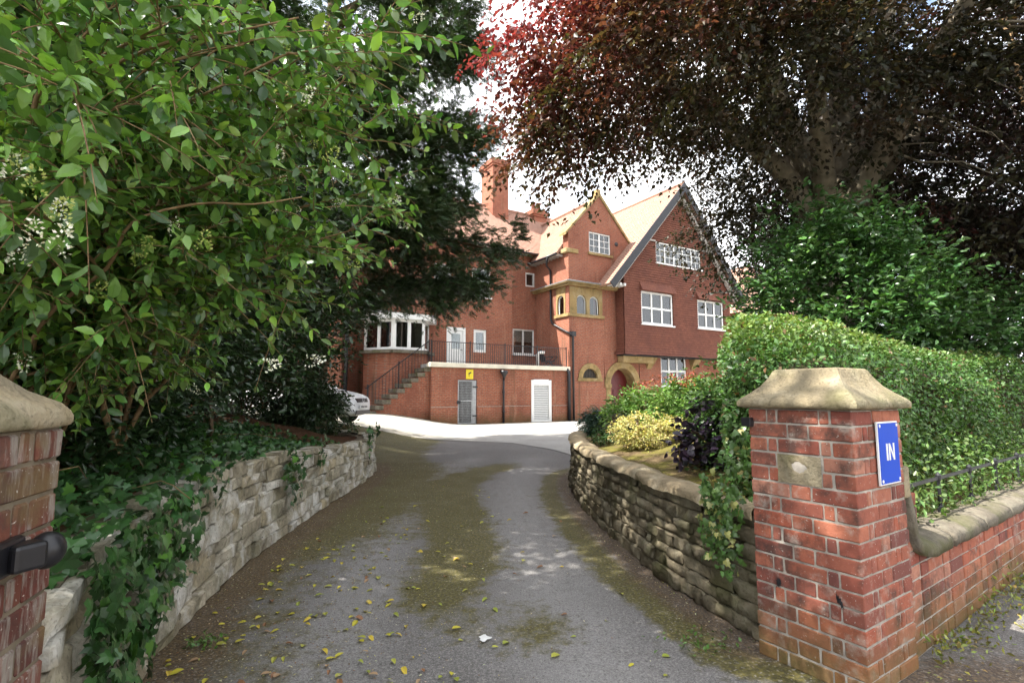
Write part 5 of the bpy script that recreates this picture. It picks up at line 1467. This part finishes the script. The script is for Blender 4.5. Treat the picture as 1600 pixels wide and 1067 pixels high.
# flower spikes
tips = tips[:34]
extra = [((-1.16,1.2,1.84),(.2,-.2,.9)),((-1.12,1.22,1.79),(.5,-.3,.4)),((-1.2,1.25,1.73),(.2,-.2,.8)),((-1.09,1.2,1.71),(.4,-.3,.5)),((-1.42,1.9,1.86),(.4,-.3,.3)),((-1.08,1.75,1.87),(.3,-.4,.6)),((-.73,1.95,2.28),(.4,-.2,.6)),((-.93,1.95,2.56),(.2,-.2,.9)),((-.90,1.85,1.47),(.8,-.2,.1)),((-1.44,1.42,1.98), (.2,-.2,.9)), ((-1.36,1.48,1.88), (.4,-.3,.5)), ((-1.48,1.5,1.75), (.3,-.3,.6)), ((-.93,1.95,2.75), (.3,-.2,.8)), ((-1.0,2.1,2.35),(.2,-.3,.7)), ((-.82,2.05,1.50),(.8,-.2,.1)), ((-1.6,1.95,1.75),(.4,-.3,.4)), ((-1.35,2.0,2.0),(.2,-.4,.5))]
for q, ax in tips+[(np.array(a), nrm(np.array(b))) for a, b in extra]:
    nf = 46; t = g.random(nf); rr = .022*(1-t*.75); ph = g.uniform(0, 6.28, nf)
    a1 = nrm(np.cross(ax, [0.3,.2,1.])); a2 = np.cross(ax, a1)
    off = a1*np.cos(ph)[:, None]+a2*np.sin(ph)[:, None]
    fp = q+ax*(t*.075)[:, None]+off*rr[:, None]
    wht = g.random() < .6
    tc = jitter_col((.78,.78,.66) if wht else (.42,.47,.14), nf, g, .12, .06)
    o = leaf_mesh('flower_spike', fp, nrm(off+ax*.5+g.normal(size=(nf, 3))*.3), rand_unit(nf, g), .011, .007, tc, 'small', M['petal'], pv)

# ------------------------------------------------------------------ ivy over the bank and wall
iv = thing('ground_ivy', 'glossy green ivy carpeting the bank and trailing over the pale stone wall', 'ivy', (-2.3, 3.0, .75))
g = np.random.default_rng(61)
def lwat(s): return np.stack([np.interp(s, LWS, LWP[:, 0]), np.interp(s, LWS, LWP[:, 1])], -1)
n1 = 5200
s1 = g.uniform(0, 6.6, n1)**1.0; off = g.uniform(.02, 1, n1)**1.1*(2.3-.16*s1)+ .34*sstep(2.6, 4.8, s1)
q = lwat(s1); tt = nrm(lwat(s1+.05)-lwat(s1-.05)); nn_ = np.stack([-tt[:, 1], tt[:, 0]], 1)
xy = q+nn_*off[:, None]
keep = (hn(xy[:, 0], xy[:, 1], 2.2)+g.normal(size=n1)*.5 > -.75+.5*sstep(3.5, 6.5, s1))
xy = xy[keep]; z = zl(xy[:, 0], xy[:, 1])+g.uniform(.015, .17, len(xy))*(1-.4*sstep(3, 6, s1[keep]))
pos = np.column_stack([xy, z]); nor = nrm(np.array([.25,-.45,1.])+g.normal(size=pos.shape)*.38); dr = nrm(g.normal(size=pos.shape)+np.array([.7,-.4,-.3]))
# trails down the wall face
tr = []
for s0, ln in [(.05,.85),(.25,.85),(.45,.8),(.65,.75),(.9,.7),(1.15,.55),(1.35,.5),(.15,.75),(.35,.7),(.55,.62),(.8,.55),(1.0,.6),(1.25,.35),(1.5,.45),(1.75,.25),(2.1,.2),(3.6,.42),(3.75,.6),(3.9,.35),(4.6,.25),(6.9,.45),(7.0,.3),(8.3,.3)]:
    for k in range(int(ln*75)):
        t = g.random(); s_ = s0+g.normal()*.06; p2 = lwat(np.array([s_]))[0]; t2 = nrm(lwat(np.array([s_+.05]))[0]-lwat(np.array([s_-.05]))[0]); n2 = np.array([-t2[1], t2[0]])
        tr.append([*(p2-n2*g.uniform(.015, .09)), .80-ln*t+g.uniform(-.03, .08), -n2[0], -n2[1]])
tr = np.array(tr)
pos2 = tr[:, :3]; nor2 = nrm(np.column_stack([tr[:, 3:], np.full(len(tr), .35)])+g.normal(size=pos2.shape)*.3); dr2 = nrm(g.normal(size=pos2.shape)*.6+np.array([0,-.1,-.9]))
pos = np.concatenate([pos, pos2]); nor = np.concatenate([nor, nor2]); dr = np.concatenate([dr, dr2])
tint = jitter_col((.036,.095,.026), len(pos), g, .45, .12); lt_ = g.random(len(pos)) < .12; tint[lt_] = tint[lt_]*np.array([2.0,1.8,1.1])
L = g.uniform(.045, .085, len(pos))
w = in_view(pos, 0)*L; s = np.argsort(-w)[:300]; mk = np.ones(len(pos), bool); mk[s] = False
single_leaves('leaf', pos[s], dr[s], nor[s], L[s], L[s], tint[s], 'ivy', M['ivy'], iv)
leaf_mesh('foliage', pos[mk], dr[mk], nor[mk], L[mk], L[mk], tint[mk], 'ivy', M['ivy'], iv)['kind'] = 'stuff'
for i in range(14):
    a = pos[g.integers(len(pos)-len(pos2))]; b = a+np.array([g.normal()*.4, g.normal()*.4, -.02]); MB().tube([Vector(v)-Vector(iv.location) for v in curve3(a, b, .05, 5, g, .1)], .003, 4, False).build('runner', M['stem'], iv)

# saplings stems among the ivy
for i, (x, y, h_) in enumerate([(-2.9,3.6,2.2),(-3.3,4.4,2.4),(-2.6,2.5,1.8),(-3.1,5.4,2.2),(-3.6,5.2,2.4)]):
    z0 = float(zl(np.array([[x]]), np.array([[y]]))[0, 0])-.05
    o = MB().tube(curve3((0,0,0), (g.normal()*.15, g.normal()*.15, h_), 0, 6, g, .04), [.022,.02,.018,.016,.013,.01], 6).build('sapling_stem', M['bark'], None, True); o.location = (x, y, z0)
    tag(o, 'bare thin brown sapling stem standing in the bank ivy', 'stem', 'sapling stems on the bank', 'thing')

# ------------------------------------------------------------------ clipped hedge behind the boundary wall
hg = thing('clipped_hedge', 'tall clipped green hedge behind the brick boundary wall', 'hedge', (1.72, 3.38, .50), math.radians(34.5))
g = np.random.default_rng(71)
HLEN, HW, HT = 9.5, 1.25, 1.32
def hedge_surf(n):
    "points on the rounded hedge surface in local coords and outward normals"
    u = g.uniform(-.25, HLEN, n); a = g.uniform(0, 1, n)
    P = np.zeros((n, 3)); N = np.zeros((n, 3))
    per = HT+HW*.9; s = a*per*1.12
    front = s < HT
    P[front] = np.column_stack([u[front], -.12*np.sin(s[front]/HT*3)+.0*u[front], s[front]]); N[front] = (0,-1,.12)
    t = ~front; v = (s[t]-HT)
    P[t] = np.column_stack([u[t], v, HT+.14*np.sin(np.clip(v/HW, 0, 1)*math.pi)]); N[t] = (0,-.15,1)
    # rounded top front edge
    ed = front & (P[:, 2] > HT-.25); k = (P[ed, 2]-(HT-.25))/.25; P[ed, 1] += .10*k*k; N[ed] = nrm(np.column_stack([0*k, -1+0*k, k*1.2]))
    um = np.maximum(0, 1.49*P[:, 1]-.42); e = P[:, 0] < um; P[e, 0] = um[e]+np.abs(P[e, 0]-um[e])
    P[:, 2] -= .30*np.clip(1-P[:, 0]/1.0, 0, 1)**2*np.clip(P[:, 2]/HT, 0, 1)
    P[:, 2] += .07*np.sin(P[:, 0]*1.1+.6)*(P[:, 2] > 1) - .012*P[:, 0]*(P[:, 2] > 1)
    P[:, 1] += .05*np.sin(P[:, 0]*2.3+P[:, 2]*3.1)+.03*np.sin(P[:, 0]*5.1-P[:, 2]*4.7)
    return P, nrm(N)
P, N = hedge_surf(62000)
w = np.exp(-np.maximum(P[:, 0]-3.5, 0)/3.5); kp = g.random(len(P)) < np.maximum(w, .28); P, N = P[kp], N[kp]
# end face
k = 9000; Pe = np.column_stack([np.zeros(k), g.uniform(.0, 1.25, k), g.uniform(-.1, HT, k)]); Pe[:, 2] *= .80+.18*np.clip(Pe[:, 1]/1.2, 0, 1); Pe[:, 0] = np.maximum(0, 1.49*Pe[:, 1]-.42)-.04+.05*np.sin(Pe[:, 2]*5+Pe[:, 1]*4); Ne = np.tile(np.array([-.83,.45,.2]), (k, 1))
P = np.concatenate([P, Pe]); N = np.concatenate([N, Ne])
P = P-N*(g.random(len(P))**1.6*.20)[:, None]+N*.02+g.normal(size=P.shape)*.012
nor = nrm(N*.8+np.array([0,0,.45])+g.normal(size=P.shape)*.5); dr = nrm(np.cross(nor, g.normal(size=P.shape))+np.array([0,0,.2])+N*.3)
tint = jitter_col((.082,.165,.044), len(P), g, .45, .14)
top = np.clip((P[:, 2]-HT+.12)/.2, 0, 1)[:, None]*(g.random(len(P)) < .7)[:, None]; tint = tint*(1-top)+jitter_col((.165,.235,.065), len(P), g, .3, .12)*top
br = g.random(len(P)) < .05; tint[br] = jitter_col((.16,.10,.05), br.sum(), g)
L = g.uniform(.028, .055, len(P))
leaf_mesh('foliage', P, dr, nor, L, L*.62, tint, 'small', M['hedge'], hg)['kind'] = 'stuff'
m = MB(); nu = 30; vs = []; fs = []
for i in range(nu+1):
    u = .12+(HLEN-.2)*(i/nu)**1.5
    vmax = min(HW, (u+.30)/1.49)
    HT_ = HT-.3*max(0, 1-u)**2
    pr = [(.14,-.2),(.09,.6),(.13,HT_-.32),(min(.26, vmax-.05),HT_-.18),(vmax*.95,HT_-.16),(vmax,-.2)]
    vs += [(u, a, b) for a, b in pr]
    if i: fs += [((i-1)*6+a, i*6+a, i*6+(a+1) % 6, (i-1)*6+(a+1) % 6) for a in range(6)]
fs.append(tuple(range(6))); m.add(vs, fs); m.build('twig_core', M['hedge_core'], hg)

# shrub mass that fills the gap from hedge to the bed, and the evergreen behind the hedge
bush('privet_hedge_end', 'loose leafy hedge end beside the gate pillar', 'shrub', (1.9,4.5,.75), ell(120, (1.88,4.4,1.15), (.25,.5,.5), 75, .3, .7), .24, 5, 8, .042, .6, (.055,.115,.030), M['hedge'], 'small', .3, 75, stems=5)
bush('holly_tree', 'bushy glossy green evergreen standing behind the clipped hedge', 'tree', (5.0,7.6,.8), np.concatenate([ell(400, (5.0,7.6,2.6), (1.5,1.3,1.2), 76, .45, 1.3), ell(110, (4.9,7.6,3.6), (1.1,.9,.75), 77, .2, 1.6), ell(200, (7.0,8.0,2.3), (1.6,1.1,.8), 78, .4, 1.3)]), .42, 6, 8, .085, .5, (.055,.125,.034), M['laurel'], 'oval', .1, 76, stems=9)
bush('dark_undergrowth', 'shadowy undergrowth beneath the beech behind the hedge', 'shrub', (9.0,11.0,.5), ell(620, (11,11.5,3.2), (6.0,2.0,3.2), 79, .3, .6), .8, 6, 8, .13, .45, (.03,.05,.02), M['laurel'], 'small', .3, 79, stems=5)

# ------------------------------------------------------------------ shrubs in the right bed
bush('pieris_shrub', 'broad bright green shrub with a few red shoots in the raised bed', 'shrub', (2.25,8.4,.8), np.concatenate([ell(170, (2.4,8.2,1.06), (.85,.7,.42), 81, .5, .7), ell(130, (3.1,8.1,1.22), (.8,.7,.45), 82, .5, .7)]), .22, 6, 9, .085, .28, (.14,.245,.065), M['shrub'], 'small', .25, 81, .3, stems=9)
gb_ = np.random.default_rng(83)
rs = thing('red_shoots', 'coppery red young shoots on top of the bright green bed shrub', 'shoots', (2.4,8.2,1.6))
k = 220; c0 = np.array([(2.25,8.0,1.58),(2.5,8.0,1.60),(2.75,7.9,1.62),(2.05,7.8,1.5),(2.62,7.7,1.52)])[gb_.integers(0, 5, k)]
leaf_mesh('foliage', c0+gb_.normal(size=(k, 3))*np.array([.08,.08,.035]), rand_unit(k, gb_)+np.array([0,0,.6]), rand_unit(k, gb_)+np.array([0,-.3,.8]), .06, .016, jitter_col((.38,.10,.055), k, gb_), 'small', M['shrub'], rs)['kind'] = 'stuff'
bush('golden_shrub', 'low yellow variegated shrub on the mossy bed beside the purple one', 'shrub', (1.62,6.2,.76), ell(210, (1.62,6.2,.93), (.44,.33,.20), 84, .45, .74), .10, 5, 8, .030, .5, (.46,.42,.17), M['shrub'], 'small', .2, 84, .35, stems=8)
bush('purple_shrub', 'dark purple leaved shrub between the golden shrub and the gate pillar', 'shrub', (1.74,4.5,.74), ell(64, (1.74,4.5,1.02), (.30,.26,.30), 85, .4, .76), .16, 4, 5, .062, .82, (.036,.026,.042), M['purple'], 'oval', .45, 85, .4, stems=8, n_single=160, flat=.9)
bush('blue_conifer', 'small bluish feathery conifer at the tip of the raised bed', 'shrub', (1.50,8.9,.72), ell(60, (1.50,8.9,.88), (.28,.24,.20), 86, .2, .74), .16, 6, 6, .11, .35, (.045,.085,.06), M['yew'], 'spray', .5, 86, .3, stems=4)
bush('barberry_shrub', 'small purple bronze leaved shrub between conifer and green shrub', 'shrub', (1.55,7.9,.76), ell(60, (1.66,7.9,.92), (.2,.22,.18), 87, .3, .78), .14, 5, 6, .030, .6, (.075,.055,.05), M['purple'], 'small', .2, 87, .4, stems=6)
bush('bed_ground_shrub', 'low dark leafy plant under the golden shrub edge', 'shrub', (1.25,7.1,.72), ell(50, (1.3,7.1,.80), (.22,.25,.12), 88, .2, .72), .10, 5, 6, .035, .55, (.05,.10,.03), M['hedge'], 'small', .2, 88, .3, stems=4)
bush('leafy_filler_shrub', 'green leafy shrub growing behind the purple shrub against the hedge', 'shrub', (2.2,5.3,.76), ell(110, (2.2,5.3,1.05), (.25,.45,.36), 89, .3, .76), .2, 5, 7, .045, .55, (.055,.115,.032), M['hedge'], 'small', .3, 89, .35, stems=5)

# ivy on the corner of curved wall and pillar
iv2 = thing('pillar_ivy', 'light green ivy tumbling over the curved wall beside the pillar', 'ivy', (1.40, 3.05, .7))
g = np.random.default_rng(91); k = 520
t = g.random(k); s_ = g.uniform(.0, .27, k)
xx = np.interp(s_, [0, .42], [1.34, 1.20]); yy = np.interp(s_, [0, .42], [3.02, 3.42]); z = .86-t*(.52-.35*s_)+g.normal(size=k)*.03
pos = np.column_stack([xx-g.uniform(.02, .12, k), yy-g.uniform(0, .05, k), z])
up_ = g.random(k) < .42; pos[up_] = np.column_stack([g.uniform(1.36, 1.60, up_.sum()), g.uniform(2.98, 3.5, up_.sum()), g.uniform(.72, 1.16, up_.sum())])
nor = nrm(np.array([-.7,-.5,.4])+g.normal(size=pos.shape)*.4); dr = nrm(np.array([-.1,-.1,-.8])+g.normal(size=pos.shape)*.5)
tint = jitter_col((.075,.15,.035), k, g, .35, .12); vg = g.random(k) < .15; tint[vg] = jitter_col((.30,.30,.10), vg.sum(), g)
L = g.uniform(.028, .055, k)
single_leaves('leaf', pos[:290], dr[:290], nor[:290], L[:290], L[:290], tint[:290], 'ivy', M['ivy'], iv2)
leaf_mesh('foliage', pos[290:], dr[290:], nor[290:], L[290:], L[290:], tint[290:], 'ivy', M['ivy'], iv2)['kind'] = 'stuff'

# plants at the foot of the boundary wall and hedge bottom
g = np.random.default_rng(95)
wd = thing('wall_weeds', 'yellow green weeds and litter at the foot of the boundary wall', 'weeds', (2.8, 3.1, 0))
k = 900; u = g.uniform(.62, 4.5, k)**1.0; v = yo-.02-np.abs(g.normal(size=k))*.10
cA, sA = math.cos(math.radians(35)), math.sin(math.radians(35))
pos = np.column_stack([PC[0]+u*cA-v*sA, PC[1]+u*sA+v*cA, np.abs(g.normal(size=k))*.045*(hn(u, u*0, 4)+1.1)])
leaf_mesh('foliage', pos, rand_unit(k, g)+np.array([0,0,.5]), rand_unit(k, g)+np.array([0,0,1.]), g.uniform(.02, .05, k), g.uniform(.01, .022, k), jitter_col((.19,.20,.04), k, g, .5, .25), 'small', M['ivy'], wd)
wd['kind'] = 'stuff'; 
k = 4200; u = g.uniform(.66, 5.5, k); v = yo+g.uniform(.10, .62, k)
hf = thing('hedge_foot_plants', 'leafy creepers between wall coping and hedge around the iron rail', 'creeper', (2.7, 3.4, .5))
pos = np.column_stack([PC[0]+u*cA-v*sA, PC[1]+u*sA+v*cA, .50+g.random(k)*(.14+.95*(v-yo))])
leaf_mesh('foliage', pos, rand_unit(k, g), rand_unit(k, g)+np.array([.2,-.3,.9]), g.uniform(.03, .06, k), g.uniform(.015, .035, k), jitter_col((.09,.155,.04), k, g, .4, .15), 'small', M['hedge'], hf)['kind'] = 'stuff'

# ------------------------------------------------------------------ litter on the drive
g = np.random.default_rng(101)
tvv, tff = TPL['oval']
fcols = [(.52,.46,.05),(.40,.40,.07),(.30,.34,.06),(.58,.44,.06),(.28,.14,.07),(.40,.26,.15)]
fme = []
for q, c in enumerate(fcols):
    me = bpy.data.meshes.new('fallen_leaf'); vv = tvv.copy(); vv[:, 1] *= .56; vv[:, 2] = vv[:, 2]*(.8+.25*q % 1.1)+.02+.10*np.abs(vv[:, 1])
    me.from_pydata([tuple(p) for p in vv], [], [tuple(int(i) for i in f) for f in tff]); a = me.attributes.new('tint', 'FLOAT_COLOR', 'POINT')
    a.data.foreach_set('color', np.tile(np.append(c, 1), len(vv)).astype(np.float32)); me.materials.append(M['fallen']); fme.append(me)
lname = ['bright yellow fallen leaf lying on the drive', 'yellow green fallen leaf lying on the drive', 'green fallen leaf lying on the drive', 'golden fallen leaf lying on the drive', 'rusty brown fallen leaf lying on the drive', 'pale tan fallen leaf lying on the drive']
cnt = 0
spots = [(-.93,2.72),(-1.15,2.62),(-1.02,2.9),(-.7,2.66),(-.62,2.8),(-.55,2.72),(-.82,2.98),(-.95,3.12),(-.3,3.0),(.62,2.75),(.78,2.82),(-.05,2.95),(-.48,3.5),(-.78,3.55),(-1.2,3.3)]
while cnt < 230:
    if cnt < len(spots): x, y = spots[cnt]
    else:
        y = 2.35+abs(g.normal())*1.9; x = -1.9+abs(g.normal())*.8 if g.random() < .85 else g.uniform(-1.5, 1.0)
        if dist_to(LWP, np.array([[x]]), np.array([[y]]))[0, 0] < .07 or x < np.interp(y, LWP[:, 1][:200], LWP[:, 0][:200])+.06 or x > .8: continue
    q = int(g.choice(6, p=[.3,.24,.14,.14,.1,.08])); o = link('fallen_leaf', fme[q]); s_ = g.uniform(.032, .066)
    o.location = (x, y, .009); o.scale = (s_, s_, s_); o.rotation_euler = (g.normal()*.12, g.normal()*.12, g.uniform(0, 6.28))
    tag(o, lname[q], 'leaf', lname[q].replace(' leaf lying', ' leaves lying'), 'thing'); cnt += 1
k = 5200; y = g.uniform(2.0, 11, k); x = np.interp(y, LWP[:, 1][:230], LWP[:, 0][:230])+.04+np.abs(g.normal(size=k))*.85
x2 = np.interp(y, RWP[:, 1][:200], RWP[:, 0][:200])-.02-np.abs(g.normal(size=k))*.10; m_ = g.random(k) < .14; x = np.where(m_ & (y > 3.1), x2, x)
ok = x < 1.2; x, y = x[ok], y[ok]; k = len(x)
cc = jitter_col(np.array([(.60,.55,.38),(.45,.40,.14),(.24,.13,.06),(.13,.075,.04)])[g.integers(0, 4, k)], k, g)
tag(leaf_mesh('petal_litter', np.column_stack([x, y, np.full(k, .010)+g.random(k)*.004]), rand_unit(k, g)*np.array([1,1,.1]), rand_unit(k, g)*.3+np.array([0,0,1.]), g.uniform(.006, .02, k), g.uniform(.004, .01, k), cc, 'small', M['fallen']),
    'tiny fallen petals and leaf crumbs scattered over the drive', 'litter', None, 'stuff')
k = 700; u = g.uniform(.3, 4, k); v = yo-g.uniform(.05, 1.3, k)
tag(leaf_mesh('pavement_litter', np.column_stack([PC[0]+u*cA-v*sA, PC[1]+u*sA+v*cA, np.full(k, .009)]), rand_unit(k, g)*np.array([1,1,.1]), rand_unit(k, g)*.3+np.array([0,0,1.]), g.uniform(.012, .04, k), g.uniform(.006, .02, k), jitter_col((.30,.30,.08), k, g, .5, .3), 'small', M['fallen']),
    'yellowish leaf litter strewn on the pavement by the boundary wall', 'litter', None, 'stuff')
# white mark and small weeds on the drive
m = MB(); pts = [(.033*math.cos(a)*(1+.35*math.sin(3*a+1)), .036*math.sin(a)*(1+.3*math.cos(4*a)), 0) for a in [i*.35 for i in range(18)]]
m.add([(0,0,.002)]+pts, [(0,1+i,1+(i+1) % 18) for i in range(18)]); o = m.build('paint_spot', M['white']); o.location = (-.155, 3.02, .012); tag(o, 'small white paint spot on the asphalt drive', 'paint spot', None, 'thing')
for (x, y, nme) in ((-1.68,2.95,'small green weed sprouting at the foot of the pale stone wall'), (1.05,2.95,'creeping weed on the drive by the foot of the gate pillar')):
    k = 70; r_ = .06 if x < 0 else .13
    w_ = thing('weed', nme, 'weed', (x, y, 0)); pp_ = np.column_stack([x+g.normal(size=k)*r_, y+g.normal(size=k)*r_*.6, .01+np.abs(g.normal(size=k))*.02])
    leaf_mesh('foliage', pp_, rand_unit(k, g), rand_unit(k, g)*.5+np.array([0,0,1.]), g.uniform(.02, .04, k), g.uniform(.012, .022, k), jitter_col((.10,.19,.04), k, g), 'small', M['ivy'], w_)['kind'] = 'stuff'
